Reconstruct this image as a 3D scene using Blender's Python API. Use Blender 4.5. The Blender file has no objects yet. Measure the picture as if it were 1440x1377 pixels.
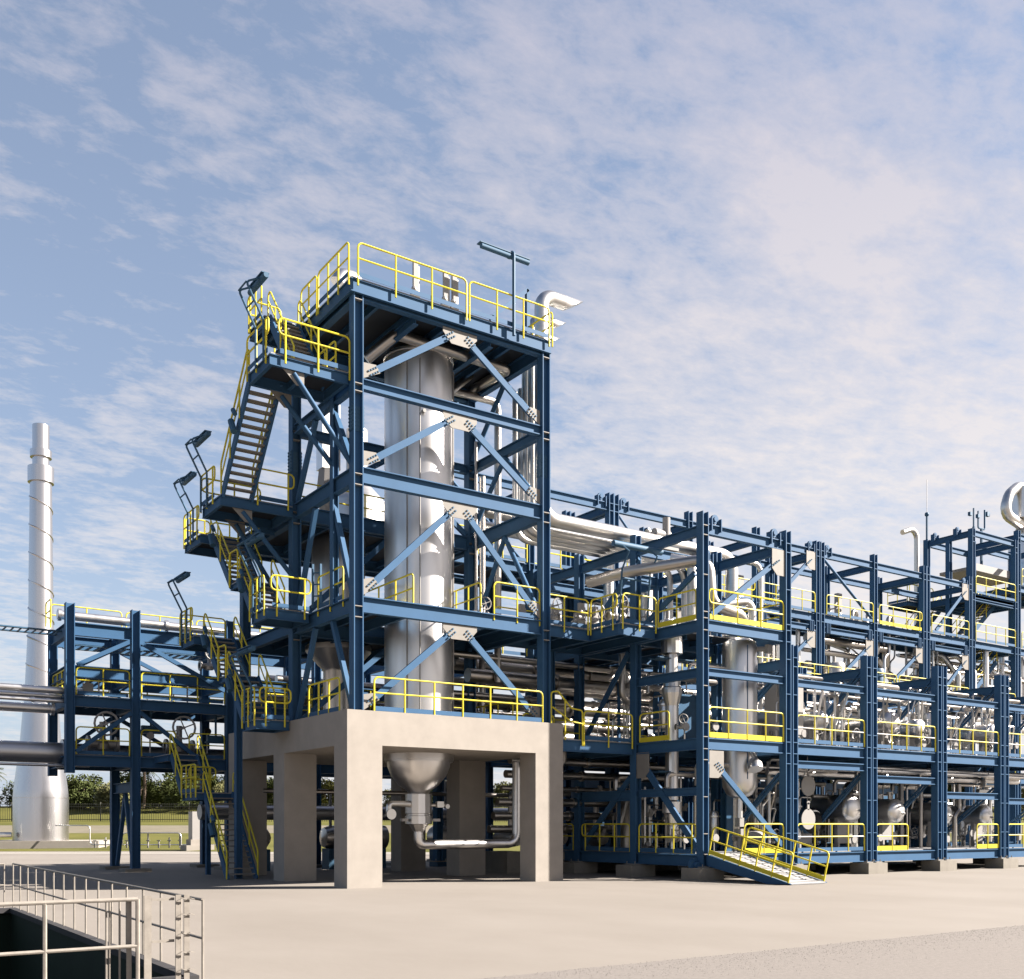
import bpy, math, random
from mathutils import Vector, Matrix
random.seed(7)
R_ = math.radians
scene = bpy.context.scene
COL = scene.collection
# ------------------------------------------------------------------ camera, sky, sun, exposure
FX, FY = 0.5648212, 0.8252133          # horizontal view direction in plant coordinates (X along the fronts, Y into the depth)
RX, RY = FY, -FX
FOC, HOR, EYE = 1475.0, 1161.0, 2.0
cam = bpy.data.cameras.new('camera'); camo = bpy.data.objects.new('camera', cam); COL.objects.link(camo)
camo.location = (0, 0, EYE); camo.rotation_euler = (R_(90), 0, -math.atan2(FX, FY))
cam.sensor_width = 36; cam.lens = 36 * FOC / 1440; cam.shift_y = (HOR - 688.5) / 1440
cam.clip_start = .1; cam.clip_end = 6000
scene.camera = camo
SUN_EL = 33.0
SX, SY = 0.868, -0.497                 # horizontal direction towards the sun
world = bpy.data.worlds.new("World"); scene.world = world; world.use_nodes = True
nt = world.node_tree; nt.nodes.clear()
def N(nt, t, **k):
    n = nt.nodes.new(t)
    for a, b in k.items(): setattr(n, a, b)
    return n
def mth(nt, op, a, b=None, c=None):
    n = N(nt, 'ShaderNodeMath', operation=op)
    for i, v in enumerate((a, b, c)):
        if v is None: continue
        if isinstance(v, (int, float)): n.inputs[i].default_value = v
        else: nt.links.new(v, n.inputs[i])
    return n.outputs[0]
def ramp(nt, fac, stops):
    r = N(nt, 'ShaderNodeValToRGB'); nt.links.new(fac, r.inputs[0])
    e = r.color_ramp.elements
    e[0].position, e[0].color = stops[0][0], (*stops[0][1], 1) if len(stops[0][1]) == 3 else stops[0][1]
    e[1].position, e[1].color = stops[-1][0], (*stops[-1][1], 1)
    for p, c in stops[1:-1]:
        x = e.new(p); x.color = (*c, 1)
    return r.outputs[0]
sky = N(nt, 'ShaderNodeTexSky', sky_type='NISHITA'); sky.sun_disc = False
sky.sun_elevation = R_(SUN_EL); sky.sun_rotation = math.atan2(SX, SY)
sky.air_density = 1.0; sky.dust_density = 1.2; sky.ozone_density = 1.6
tc = N(nt, 'ShaderNodeTexCoord'); sep = N(nt, 'ShaderNodeSeparateXYZ'); nt.links.new(tc.outputs['Generated'], sep.inputs[0])
dz = mth(nt, 'ADD', mth(nt, 'MAXIMUM', sep.outputs[2], 0.0), 0.10)
cmb = N(nt, 'ShaderNodeCombineXYZ')
nt.links.new(mth(nt, 'DIVIDE', sep.outputs[0], dz), cmb.inputs[0]); nt.links.new(mth(nt, 'DIVIDE', sep.outputs[1], dz), cmb.inputs[1])
def cloudnoise(scale, sc, rot, det, rough, loc=(0, 0, 0), dist=0.0):
    mp = N(nt, 'ShaderNodeMapping'); nt.links.new(cmb.outputs[0], mp.inputs[0])
    mp.inputs['Scale'].default_value = sc; mp.inputs['Rotation'].default_value = (0, 0, R_(rot)); mp.inputs['Location'].default_value = loc
    n = N(nt, 'ShaderNodeTexNoise'); nt.links.new(mp.outputs[0], n.inputs['Vector'])
    n.inputs['Scale'].default_value = scale; n.inputs['Detail'].default_value = det; n.inputs['Roughness'].default_value = rough
    n.inputs['Distortion'].default_value = dist
    return n.outputs['Fac']
big = cloudnoise(0.7, (1, 1, 1), 20, 3, .5, (3.1, 1.7, 0))
mid = cloudnoise(3.4, (1, 1.25, 1), 25, 8, .62, (0.4, 2.2, 0), .15)
fine = cloudnoise(14.0, (1, 1.6, 1), 40, 6, .66, (5, 1, 0), .2)
side = mth(nt, 'ADD', mth(nt, 'MULTIPLY', sep.outputs[0], RX*.20), mth(nt, 'MULTIPLY', sep.outputs[1], RY*.20))   # more cloud towards the sunny side
low = mth(nt, 'MULTIPLY', mth(nt, 'SUBTRACT', .42, sep.outputs[2]), .16)
f = mth(nt, 'ADD', mth(nt, 'MULTIPLY', big, .44), mth(nt, 'ADD', mth(nt, 'MULTIPLY', mid, .56), mth(nt, 'MULTIPLY', fine, .46)))
f = mth(nt, 'ADD', f, mth(nt, 'ADD', side, low))
vd = N(nt, 'ShaderNodeVectorMath', operation='NORMALIZE'); nt.links.new(tc.outputs['Generated'], vd.inputs[0])
for c_, lo_, hi_, am_ in (((0.6600, 0.6075, 0.4421), 00.987, 0.9995, 0.085), ((0.7603, 0.5424, 0.3574), 0.965, 0.9995, 0.045), ((0.6786, 0.5256, 0.5130), 0.994, 0.9998, 0.07), ((0.4322, 0.7335, 0.5246), 0.96, 0.999, 0.02)):   # thicker cloud banks at fixed places in the sky
    dp = N(nt, 'ShaderNodeVectorMath', operation='DOT_PRODUCT'); nt.links.new(vd.outputs[0], dp.inputs[0]); dp.inputs[1].default_value = c_
    mr_ = N(nt, 'ShaderNodeMapRange', interpolation_type='SMOOTHSTEP'); nt.links.new(dp.outputs['Value'], mr_.inputs[0]); mr_.inputs[1].default_value = lo_; mr_.inputs[2].default_value = hi_
    f = mth(nt, 'ADD', f, mth(nt, 'MULTIPLY', mr_.outputs[0], am_))
mask = ramp(nt, f, [(.64, (0, 0, 0)), (.75, (.44, .44, .44)), (.96, (1, 1, 1))])
hz = ramp(nt, sep.outputs[2], [(0.0, (1, 1, 1)), (.10, (.62, .62, .62)), (.30, (.36, .36, .36)), (.62, (.26, .26, .26)), (.8, (0, 0, 0))])
dim = N(nt, 'ShaderNodeMixRGB', blend_type='MULTIPLY'); dim.inputs[0].default_value = 1; nt.links.new(sky.outputs[0], dim.inputs[1]); dim.inputs[2].default_value = (.70, .68, .70, 1)
bgs = N(nt, 'ShaderNodeMixRGB', blend_type='MIX'); nt.links.new(hz, bgs.inputs[0])
nt.links.new(dim.outputs[0], bgs.inputs[1]); bgs.inputs[2].default_value = (2.35, 2.72, 3.28, 1)
mx = N(nt, 'ShaderNodeMixRGB', blend_type='MIX'); nt.links.new(mth(nt, 'MULTIPLY', mask, .80), mx.inputs[0])
nt.links.new(bgs.outputs[0], mx.inputs[1])
cc = ramp(nt, sep.outputs[2], [(0.0, (1.0, .92, .86)), (.3, (.98, .90, .86)), (.62, (.70, .66, .74))])
cs = N(nt, 'ShaderNodeMixRGB', blend_type='MULTIPLY'); cs.inputs[0].default_value = 1; nt.links.new(cc, cs.inputs[1]); cs.inputs[2].default_value = (4.0, 4.0, 4.0, 1)
nt.links.new(cs.outputs[0], mx.inputs[2])
bg = N(nt, 'ShaderNodeBackground'); nt.links.new(mx.outputs[0], bg.inputs[0]); bg.inputs[1].default_value = 0.05
wo = N(nt, 'ShaderNodeOutputWorld'); nt.links.new(bg.outputs[0], wo.inputs[0])
sl = bpy.data.lights.new('sun', 'SUN'); so = bpy.data.objects.new('sun', sl); COL.objects.link(so)
sl.energy = 5.0; sl.angle = R_(0.5); sl.color = (1.0, .925, .845)
sv = Vector((SX * math.cos(R_(SUN_EL)), SY * math.cos(R_(SUN_EL)), math.sin(R_(SUN_EL))))
so.rotation_euler = sv.to_track_quat('Z', 'Y').to_euler(); so.location = (60, -40, 60)
scene.view_settings.view_transform = 'Standard'; scene.view_settings.look = 'None'
scene.view_settings.exposure = 2.3; scene.view_settings.gamma = 1; scene.view_settings.use_curve_mapping = False
scene.render.engine = 'CYCLES'; scene.render.resolution_x = 1024; scene.render.resolution_y = 979
scene.cycles.max_bounces = 6; scene.cycles.glossy_bounces = 4; scene.cycles.diffuse_bounces = 2

# ------------------------------------------------------------------ materials
def mat(name, base, rough=.5, metal=0, var=0.0, vscale=3.0, bump=0.0, bscale=20, spec=.14, base2=None, detail=5, stretch=(1, 1, 1)):
    m = bpy.data.materials.new(name); m.use_nodes = True; t = m.node_tree
    b = t.nodes['Principled BSDF']; b.inputs['Roughness'].default_value = rough; b.inputs['Metallic'].default_value = metal
    b.inputs['Specular IOR Level'].default_value = spec; b.inputs['Base Color'].default_value = (*base, 1)
    co = N(t, 'ShaderNodeTexCoord'); mp = N(t, 'ShaderNodeMapping'); t.links.new(co.outputs['Object'], mp.inputs[0]); mp.inputs['Scale'].default_value = stretch
    if var or base2:
        n = N(t, 'ShaderNodeTexNoise'); t.links.new(mp.outputs[0], n.inputs['Vector']); n.inputs['Scale'].default_value = vscale; n.inputs['Detail'].default_value = detail
        n.inputs['Roughness'].default_value = .62
        b2 = base2 or tuple(c * (1 + var) for c in base); b1 = base if base2 else tuple(c * (1 - var) for c in base)
        c = ramp(t, n.outputs['Fac'], [(.32, b1), (.68, b2)]); t.links.new(c, b.inputs['Base Color'])
    if bump:
        n2 = N(t, 'ShaderNodeTexNoise'); t.links.new(mp.outputs[0], n2.inputs['Vector']); n2.inputs['Scale'].default_value = bscale; n2.inputs['Detail'].default_value = 6
        bp = N(t, 'ShaderNodeBump'); bp.inputs['Strength'].default_value = bump; bp.inputs['Distance'].default_value = .02
        t.links.new(n2.outputs['Fac'], bp.inputs['Height']); t.links.new(bp.outputs[0], b.inputs['Normal'])
    return m
def metal(name, base, rough, bump=.12, streak=(.35, .35, 7), dist=.012, spread=.07):
    m = bpy.data.materials.new(name); m.use_nodes = True; t = m.node_tree
    b = t.nodes['Principled BSDF']; b.inputs['Metallic'].default_value = 1
    co = N(t, 'ShaderNodeTexCoord'); mp = N(t, 'ShaderNodeMapping'); t.links.new(co.outputs['Object'], mp.inputs[0]); mp.inputs['Scale'].default_value = streak
    n = N(t, 'ShaderNodeTexNoise'); t.links.new(mp.outputs[0], n.inputs['Vector']); n.inputs['Scale'].default_value = 1.4; n.inputs['Detail'].default_value = 4
    c = ramp(t, n.outputs['Fac'], [(.3, tuple(x * .9 for x in base)), (.7, base)]); t.links.new(c, b.inputs['Base Color'])
    mr = N(t, 'ShaderNodeMapRange'); t.links.new(n.outputs['Fac'], mr.inputs[0]); mr.inputs[3].default_value = rough - spread; mr.inputs[4].default_value = rough + spread
    t.links.new(mr.outputs[0], b.inputs['Roughness'])
    n2 = N(t, 'ShaderNodeTexNoise'); t.links.new((mp if streak[2] < 1 else co).outputs[0 if streak[2] < 1 else 3], n2.inputs['Vector']); n2.inputs['Scale'].default_value = .9; n2.inputs['Detail'].default_value = 2
    bp = N(t, 'ShaderNodeBump'); bp.inputs['Strength'].default_value = bump; bp.inputs['Distance'].default_value = dist * 5
    t.links.new(n2.outputs['Fac'], bp.inputs['Height']); t.links.new(bp.outputs[0], b.inputs['Normal'])
    return m
BLUE = mat('blue_steel_paint', (.027, .073, .142), .62, 0, .07, 1.2, .03, 30)
BLUE2 = mat('blue_fixture_paint', (.030, .078, .132), .62, spec=.25)
PALE = mat('galvanised_plate', (.178, .166, .150), .55, .0, .06, 4)
YEL = mat('yellow_rail_paint', (.50, .42, .036), .5)
YELB = mat('yellow_board_paint', (.44, .375, .03), .45)
UNDERSHADE = mat('deck_underside_shade', (.030, .034, .042), .7)  # near-black tone carrying the shade below the decks
GRATE = mat('grating', (.2464, .2464, .2500), .6, 0, .06, 10)
CONC = mat('concrete', (.228, .206, .181), .85, 0, .07, 1.6, .12, 60, detail=9)
CONCF = mat('footing_concrete', (.1703, .1558, .1341), .9, 0, .10, 2.5, .1, 30)
STEEL = metal('brushed_cladding', (.66, .64, .625), .36, .02, (2.2, 2.2, .06), .004, .05)
CHIM = metal('chimney_cladding', (.56, .545, .545), .27, .0, (1.5, 1.5, .05), .0, .02)
PIPE = metal('pipe_cladding', (.42, .39, .36), .34, .03)
WPIPE = metal('bright_cladding', (.56, .545, .52), .36, .02)
DPIPE = metal('dark_pipe', (.44, .44, .45), .40, .05)
CAST = mat('cast_grey_metal', (.2609, .2500, .2391), .4, .5, .06, 5)
WHITE = mat('white_enamel', (.225, .215, .205), .45, 0, .04, 3)
BLACK = mat('black_rubber', (.0145, .0145, .0159), .6)
GALV = mat('galvanised_rail', (.1812, .1630, .1413), .6, .0, .14, 9, .04, 60)
TANKB = mat('blue_tank_paint', (.0290, .0725, .1304), .4, 0, .08, 2)

# ------------------------------------------------------------------ mesh builder
class MB:
    def __init__(s): s.v = []; s.f = []; s.sm = []
    def add(s, vs, fs, smooth=False):
        o = len(s.v); s.v += [tuple(v) for v in vs]
        for f in fs: s.f.append(tuple(i + o for i in f)); s.sm.append(smooth)
    def box(s, a, b):
        x0, y0, z0 = [min(p, q) for p, q in zip(a, b)]; x1, y1, z1 = [max(p, q) for p, q in zip(a, b)]
        s.add([(x0, y0, z0), (x1, y0, z0), (x1, y1, z0), (x0, y1, z0), (x0, y0, z1), (x1, y0, z1), (x1, y1, z1), (x0, y1, z1)],
              [(3, 2, 1, 0), (4, 5, 6, 7), (0, 1, 5, 4), (1, 2, 6, 5), (2, 3, 7, 6), (3, 0, 4, 7)])
        return s
    def sweep(s, prof, p0, p1, side):
        """2D profile (u along side, w along up) from p0 to p1"""
        p0, p1 = Vector(p0), Vector(p1); d = (p1 - p0).normalized(); side = Vector(side)
        side = (side - d * side.dot(d)).normalized(); up = side.cross(d)
        n = len(prof); vs = [p0 + side * u + up * w for u, w in prof] + [p1 + side * u + up * w for u, w in prof]
        fs = [(i, (i + 1) % n, n + (i + 1) % n, n + i) for i in range(n)]
        s.add(vs, fs); s.add(vs, [tuple(range(n - 1, -1, -1)), tuple(range(n, 2 * n))])
        return s
    def ibeam(s, p0, p1, h, w, side, tf=.035, tw=.03):
        a, b, c = w / 2, h / 2, tw / 2
        return s.sweep([(-a, -b), (a, -b), (a, -b + tf), (c, -b + tf), (c, b - tf), (a, b - tf), (a, b), (-a, b), (-a, b - tf), (-c, b - tf), (-c, -b + tf), (-a, -b + tf)], p0, p1, side)
    def bar(s, p0, p1, w, h, side=(0, 0, 1)):
        a, b = w / 2, h / 2
        return s.sweep([(-a, -b), (a, -b), (a, b), (-a, b)], p0, p1, side)
    def tube(s, pts, r, n=8, fil=0.0, seg=4, closed=False, cap=True):
        P = [Vector(p) for p in pts]
        if fil and len(P) > 2:
            Q = []; m = len(P)
            for i in range(m):
                if not closed and i in (0, m - 1): Q.append(P[i]); continue
                a, b, c = P[i - 1], P[i], P[(i + 1) % m]
                u = (a - b); v = (c - b); lu, lv = u.length, v.length; u.normalize(); v.normalize()
                if abs(u.dot(v)) > .999: Q.append(b); continue
                ang = u.angle(v); t = min(fil / math.tan(ang / 2), lu * .49, lv * .49); rr = t * math.tan(ang / 2)
                cen = b + (u + v).normalized() * (rr / math.sin(ang / 2)); q0 = b + u * t - cen; q1 = b + v * t - cen; tot = q0.angle(q1)
                for k in range(seg + 1):
                    w = k / seg
                    Q.append(cen + (q0 * math.sin((1 - w) * tot) + q1 * math.sin(w * tot)) / math.sin(tot))
            P = Q
        m = len(P); d0 = (P[1] - P[0]).normalized()
        side = d0.cross(Vector((0, 0, 1)))
        if side.length < .1: side = d0.cross(Vector((0.3, 1, 0)))
        side.normalize(); rings = []; prev = d0
        for i in range(m):
            if closed: d = (P[(i + 1) % m] - P[i - 1]).normalized()
            elif i == 0: d = d0
            elif i == m - 1: d = (P[i] - P[i - 1]).normalized()
            else: d = ((P[i + 1] - P[i]).normalized() + (P[i] - P[i - 1]).normalized()).normalized()
            side = prev.rotation_difference(d) @ side; side = (side - d * side.dot(d)).normalized(); prev = d
            up = side.cross(d); rings.append([P[i] + (side * math.cos(2 * math.pi * k / n) + up * math.sin(2 * math.pi * k / n)) * r for k in range(n)])
        vs = [v for rg in rings for v in rg]; fs = []
        for i in range(m if closed else m - 1):
            j = (i + 1) % m
            for k in range(n): k2 = (k + 1) % n; fs.append((i * n + k, i * n + k2, j * n + k2, j * n + k))
        s.add(vs, fs, True)
        if cap and not closed: s.add(rings[0], [tuple(range(n - 1, -1, -1))]); s.add(rings[-1], [tuple(range(n))])
        return s
    def lathe(s, prof, c, axis='z', n=24, smooth=True):
        """prof: (radius, offset) pairs along axis from point c"""
        c = Vector(c); A = {'z': Vector((0, 0, 1)), 'y': Vector((0, 1, 0)), 'x': Vector((1, 0, 0)), '-y': Vector((0, -1, 0)), '-z': Vector((0, 0, -1))}.get(axis)
        if A is None: A = Vector(axis).normalized()
        u = A.cross(Vector((0, 0, 1)));
        if u.length < .1: u = Vector((1, 0, 0))
        u.normalize(); w = A.cross(u); vs = []
        for r, t in prof: vs += [c + A * t + (u * math.cos(2 * math.pi * k / n) + w * math.sin(2 * math.pi * k / n)) * max(r, .0005) for k in range(n)]
        fs = []
        for i in range(len(prof) - 1):
            for k in range(n): k2 = (k + 1) % n; fs.append((i * n + k, i * n + k2, (i + 1) * n + k2, (i + 1) * n + k))
        s.add(vs, fs, smooth)
        return s
    def cyl(s, p0, p1, r, n=12):
        return s.tube([p0, p1], r, n)
    def sphere(s, c, r, n=10):
        return s.lathe([(r * math.sin(math.pi * i / 6), -r * math.cos(math.pi * i / 6)) for i in range(7)], c, 'z', n)
    def mesh(s, name, m, org=(0, 0, 0)):
        me = bpy.data.meshes.new(name); o = org
        me.from_pydata([(v[0] - o[0], v[1] - o[1], v[2] - o[2]) for v in s.v], [], s.f)
        me.polygons.foreach_set('use_smooth', s.sm); me.materials.append(m); me.update()
        if any(s.sm): me.set_sharp_from_angle(angle=R_(38))
        return me
ORG = {}
def tag(o, label=None, cat=None, group=None, kind=None):
    if label: o['label'] = label
    if cat: o['category'] = cat
    if group: o['group'] = group
    if kind: o['kind'] = kind
    return o
def thing(name, label, cat, loc=(0, 0, 0), group=None, local=False, rz=0):
    o = bpy.data.objects.new(name, None); COL.objects.link(o); o.location = loc; o.rotation_euler = (0, 0, rz); o.empty_display_size = .3
    ORG[o.name] = (0, 0, 0) if local else tuple(loc)
    return tag(o, label, cat, group)
def part(name, mb, m, par, label=None):
    o = bpy.data.objects.new(name, mb.mesh(name, m, ORG[par.name])); COL.objects.link(o); o.parent = par; ORG[o.name] = ORG[par.name]
    if label: o['label'] = label
    return o
def single(name, mb, m, label, cat, loc=None, group=None):
    loc = loc or mb.v[0]
    o = bpy.data.objects.new(name, mb.mesh(name, m, loc)); COL.objects.link(o); o.location = loc; ORG[o.name] = tuple(loc)
    return tag(o, label, cat, group)
def struct(name, mb, m, kind='structure'):
    o = bpy.data.objects.new(name, mb.mesh(name, m)); COL.objects.link(o); o['kind'] = kind; return o
def kids(o): return CH.get(o.name, [])
def dup(root, loc, rz=0, label=None, group=None, sc=None):
    r = root.copy(); COL.objects.link(r); r.location = loc; r.rotation_euler = (0, 0, rz)
    if label: r['label'] = label
    if group: r['group'] = group
    if sc: r.scale = (sc, sc, sc)
    for ch in list(root.children):
        c = ch.copy(); COL.objects.link(c); c.parent = r
        for g in list(ch.children):
            d = g.copy(); COL.objects.link(d); d.parent = c
    return r
# a point of the photo carried onto a real plane of the plant (plane Y=const or X=const)
def ray(px): t = (px - 720) / FOC; return FX + RX * t, FY + RY * t
def onY(px, py, Y):
    r = ray(px); d = Y / r[1]; return Vector((r[0] * d, Y, EYE - (py - HOR) / FOC * d))
def onX(px, py, X):
    r = ray(px); d = X / r[0]; return Vector((X, r[1] * d, EYE - (py - HOR) / FOC * d))
def cam2w(lat, d, z=0): return (FX * d + RX * lat, FY * d + RY * lat, z)

# ------------------------------------------------------------------ steelwork kit
def column(par, x, y, z0, z1, w=.34, d=.34, stiff=(), splice=None, base=False, sm=None):
    m = MB().sweep([(-w/2, -d/2), (-w/2+.035, -d/2), (-w/2+.035, -.015), (w/2-.035, -.015), (w/2-.035, -d/2), (w/2, -d/2), (w/2, d/2), (w/2-.035, d/2), (w/2-.035, .015), (-w/2+.035, .015), (-w/2+.035, d/2), (-w/2, d/2)][::-1], (x, y, z0), (x, y, z1), (1, 0, 0))
    c = part('column', m, BLUE, par)
    if stiff:
        for z in stiff: part('stiffener_plate', MB().box((x-w/2+.037, y-d/2+.004, z-.014), (x+w/2-.037, y+d/2-.004, z+.014)), sm or PALE, c)
    if splice:
        s = MB()
        for sx in (-1, 1):
            s.box((x+sx*(w/2+.001), y-d/2+.02, splice-.4), (x+sx*(w/2+.025), y+d/2-.02, splice+.4))
            for i in range(7):
                for sy in (-.3, .3): s.box((x+sx*(w/2+.02), y+sy*d-.025, splice-.36+i*.12-.022), (x+sx*(w/2+.055), y+sy*d+.025, splice-.36+i*.12+.022))
        s.box((x-w/2+.05, y-.04, splice-.4), (x+w/2-.05, y-.017, splice+.4))
        for i in range(6):
            for sx in (-.06, .06): s.box((x+sx-.025, y-.06, splice-.33+i*.13-.025), (x+sx+.025, y-.035, splice-.33+i*.13+.025))
        part('bolted_splice', s, PALE if 0 else BLUE2, c)
    if base:
        s = MB().box((x-.3, y-.3, z0-.04), (x+.3, y+.3, z0))
        for sx in (-.24, .24):
            for sy in (-.24, .24): s.cyl((x+sx, y+sy, z0), (x+sx, y+sy, z0+.09), .022, 6)
        part('base_plate', s, PALE, c)
    return c
def beam(par, p0, p1, h=.4, w=.22, m=None):
    """p0,p1 are at the top edge of the beam"""
    a, b = Vector(p0), Vector(p1); a.z -= h/2; b.z -= h/2; d = (b-a).normalized()
    return part('beam', MB().ibeam(a, b, h, w, d.cross(Vector((0, 0, 1)))), m or BLUE, par)
def gusset(par, pts, nrm, t=.03, bolts=None):
    """plate polygon pts on a plane, thickness t along nrm; bolts = [(start, end)] rows"""
    n = Vector(nrm) * t; P = [Vector(p) for p in pts]; k = len(P); m = MB()
    m.add([p - n/2 for p in P] + [p + n/2 for p in P], [tuple(range(k)), tuple(range(2*k-1, k-1, -1))] + [(i, k+i, k+(i+1) % k, (i+1) % k) for i in range(k)])
    g = part('gusset_plate', m, PALE, par)
    if bolts:
        b = MB(); ax = Vector(nrm)
        for a, c in bolts:
            a, c = Vector(a), Vector(c)
            for i in range(4):
                q = a.lerp(c, i/3); b.cyl(q + ax*(t/2), q + ax*(t/2+.03), .033, 6)
        part('bolts', b, BLUE2, g)
def brace(par, p0, p1, w=.2, t=.1, plane='y', kind='flat'):
    side = {'y': (0, 1, 0), 'x': (1, 0, 0)}[plane]
    a, b = Vector(p0), Vector(p1); m = MB()
    if kind == 'flat': m.bar(a, b, t, w, side)
    elif kind == 'double':
        off = Vector(side) * .07
        d = (b-a).normalized(); up = Vector(side).cross(d) * .07
        m.bar(a+up, b+up, .12, .07, side); m.bar(a-up, b-up, .12, .07, side)
        L = (b-a).length; k = int(L/.9)
        for i in range(1, k): m.box(a.lerp(b, i/k)-Vector((.04,.04,.04)), a.lerp(b, i/k)+Vector((.04,.04,.04)))
    else: m.tube([a, b], w/2, 10)
    return part('brace', m, BLUE, par)
def chevron(par, A, B, apex, plane, w=.22, nrm=(0, -1, 0), y=None):
    """A, B low ends, apex high, all Vectors; flat bars with bolted gussets"""
    A, B, C = Vector(A), Vector(B), Vector(apex); n = Vector(nrm)
    for E_, s in ((A, -1), (B, 1)):
        d = (E_-C).normalized()
        brace(par, C + d*.55, E_ - d*.45, w, .09, plane)
        px = d.cross(n).normalized()
        hx = Vector((1, 0, 0)) if plane == 'y' else Vector((0, 1, 0))
        sgn = 1 if (C-E_).dot(hx) > 0 else -1
        pl = [E_ + hx*sgn*.02 + Vector((0,0,-.05)), E_ + hx*sgn*.02 + Vector((0,0,.46)), E_ - d*.66 + px*.14, E_ - d*.66 - px*.14]
        q = [E_ - d*.62 + px*.07 + n*.06, E_ - d*.3 + px*.07 + n*.06, E_ - d*.62 - px*.07 + n*.06, E_ - d*.3 - px*.07 + n*.06]
        v1 = pl[2] - pl[0]
        if abs((E_-d*.66+px*.14).z) < abs((E_-d*.66-px*.14).z): pl[2], pl[3] = pl[3], pl[2]
        gusset(par, [p + n*.055 for p in pl], n, .025, [(q[0], q[1]), (q[2], q[3])])
    hx = Vector((1, 0, 0)) if plane == 'y' else Vector((0, 1, 0))
    dA = (A-C).normalized(); dB = (B-C).normalized(); a1 = dA.cross(n).normalized(); b1 = dB.cross(n).normalized()
    sa = -1 if dA.dot(hx) < 0 else 1
    P = [C + hx*sa*.68, C + hx*sa*.68 + Vector((0,0,-.16)), C + hx*sa*.35 + Vector((0,0,-.5)), C - hx*sa*.35 + Vector((0,0,-.5)), C - hx*sa*.68 + Vector((0,0,-.16)), C - hx*sa*.68]
    bl = []
    for d, q in ((dA, a1), (dB, b1)):
        for o in (-.07, .07): bl.append((C + d*.33 + q*o + n*.06, C + d*.66 + q*o + n*.06))
    gusset(par, [p + n*.055 for p in P], n, .025, bl)
def deck(par, x0, x1, y0, y1, z, h=.36, sp=1.3, edge=True, joist=True, m=None):
    D = part('deck', MB().box((x0+.02, y0+.02, z-.035), (x1-.02, y1-.02, z)), m or GRATE, par)
    zt = z-.046
    part('underside_shade_sheet', MB().box((x0+.03, y0+.03, z-.044), (x1-.03, y1-.03, z-.037)), UNDERSHADE, D)  # dark sheet added below the grating, painting in the underside shade
    if edge:
        for a, b in (((x0+.06, y0+.13), (x0+.06, y1-.13)), ((x1-.06, y0+.13), (x1-.06, y1-.13))): part('edge_beam', MB().ibeam((a[0], a[1], zt-h/2), (b[0], b[1], zt-h/2), h, .12, (1, 0, 0), .025, .02), BLUE, D)
        for a, b in (((x0, y0+.06), (x1, y0+.06)), ((x0, y1-.06), (x1, y1-.06))): part('edge_beam', MB().ibeam((a[0], a[1], zt-h/2-.002), (b[0], b[1], zt-h/2-.002), h, .12, (0, 1, 0), .025, .02), BLUE, D)
    if joist:
        L = x1-x0; k = max(2, int(L/sp))
        for i in range(1, k):
            x = x0 + L*i/k
            part('joist', MB().ibeam((x, y0+.13, zt-h*.38), (x, y1-.13, zt-h*.38), h*.7, .12, (1, 0, 0), .02, .016), BLUE, D)
    return D
def railpanel(par, p0, p1, toe='blue', drop=.0, ends='uu', sp=1.2, H=1.1, r=.031, rp=.031, n=6, mid=None):
    """guardrail panel; ends: u = top rail turns down to the deck, d = loop closed back into the mid rail"""
    a, b = Vector(p0), Vector(p1); L = (b-a).length; d = (b-a)/L; up = Vector((0, 0, 1))
    m = MB(); i0 = 0 if ends[0] == 'u' else .22; i1 = 0 if ends[1] == 'u' else .22; Hm = H*.54
    if ends == 'uu':
        m.tube([a-up*drop, a+up*H, b+up*H, b-up*drop], r, n, .16, 3)
        m.tube([a+up*Hm, b+up*Hm], r*.9, n)
    elif ends == 'dd': m.tube([a+up*H, b+up*H, b+up*Hm, a+up*Hm], r, n, .16, 3, closed=True)
    elif ends == 'ud':
        m.tube([a-up*drop, a+up*H, b+up*H, b+up*Hm, a+up*Hm], r, n, .16, 3)
    else:
        m.tube([b-up*drop, b+up*H, a+up*H, a+up*Hm, b+up*Hm], r, n, .16, 3)
    k = max(1, round((L-i0-i1)/sp))
    for i in range(k+1):
        if (i == 0 and ends[0] == 'u') or (i == k and ends[1] == 'u'): continue
        q = a + d*(i0 + (L-i0-i1)*i/k); m.tube([q-up*drop, q+up*H], rp, n)
    g = part('guardrail', m, YEL, par)
    if toe:
        s = d.cross(up)
        tb = MB().bar(a + d*.05 + up*.085 + s*.0, b - d*.05 + up*.085, .012 if drop == 0 else .012, .15 if toe == 'blue' else .19, s)
        part('toe_board', tb, BLUE if toe == 'blue' else YELB, g)
    if mid:
        q0 = a + up*Hm; w = MB().tube([q0 + d*.04, q0 + d*min(.9, L*.3)], r*.95, n).tube([b + up*Hm - d*min(.8, L*.25), b + up*Hm - d*.04], r*.95, n)
        part('rail_sleeve', w, WHITE, g)
    return g
def rails(par, pts, toe='blue', drop=0, gap=.12, **k):
    for i in range(len(pts)-1):
        a, b = Vector(pts[i]), Vector(pts[i+1]); d = (b-a).normalized()
        railpanel(par, a + d*gap/2, b - d*gap/2, toe, drop, **k)
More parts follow.
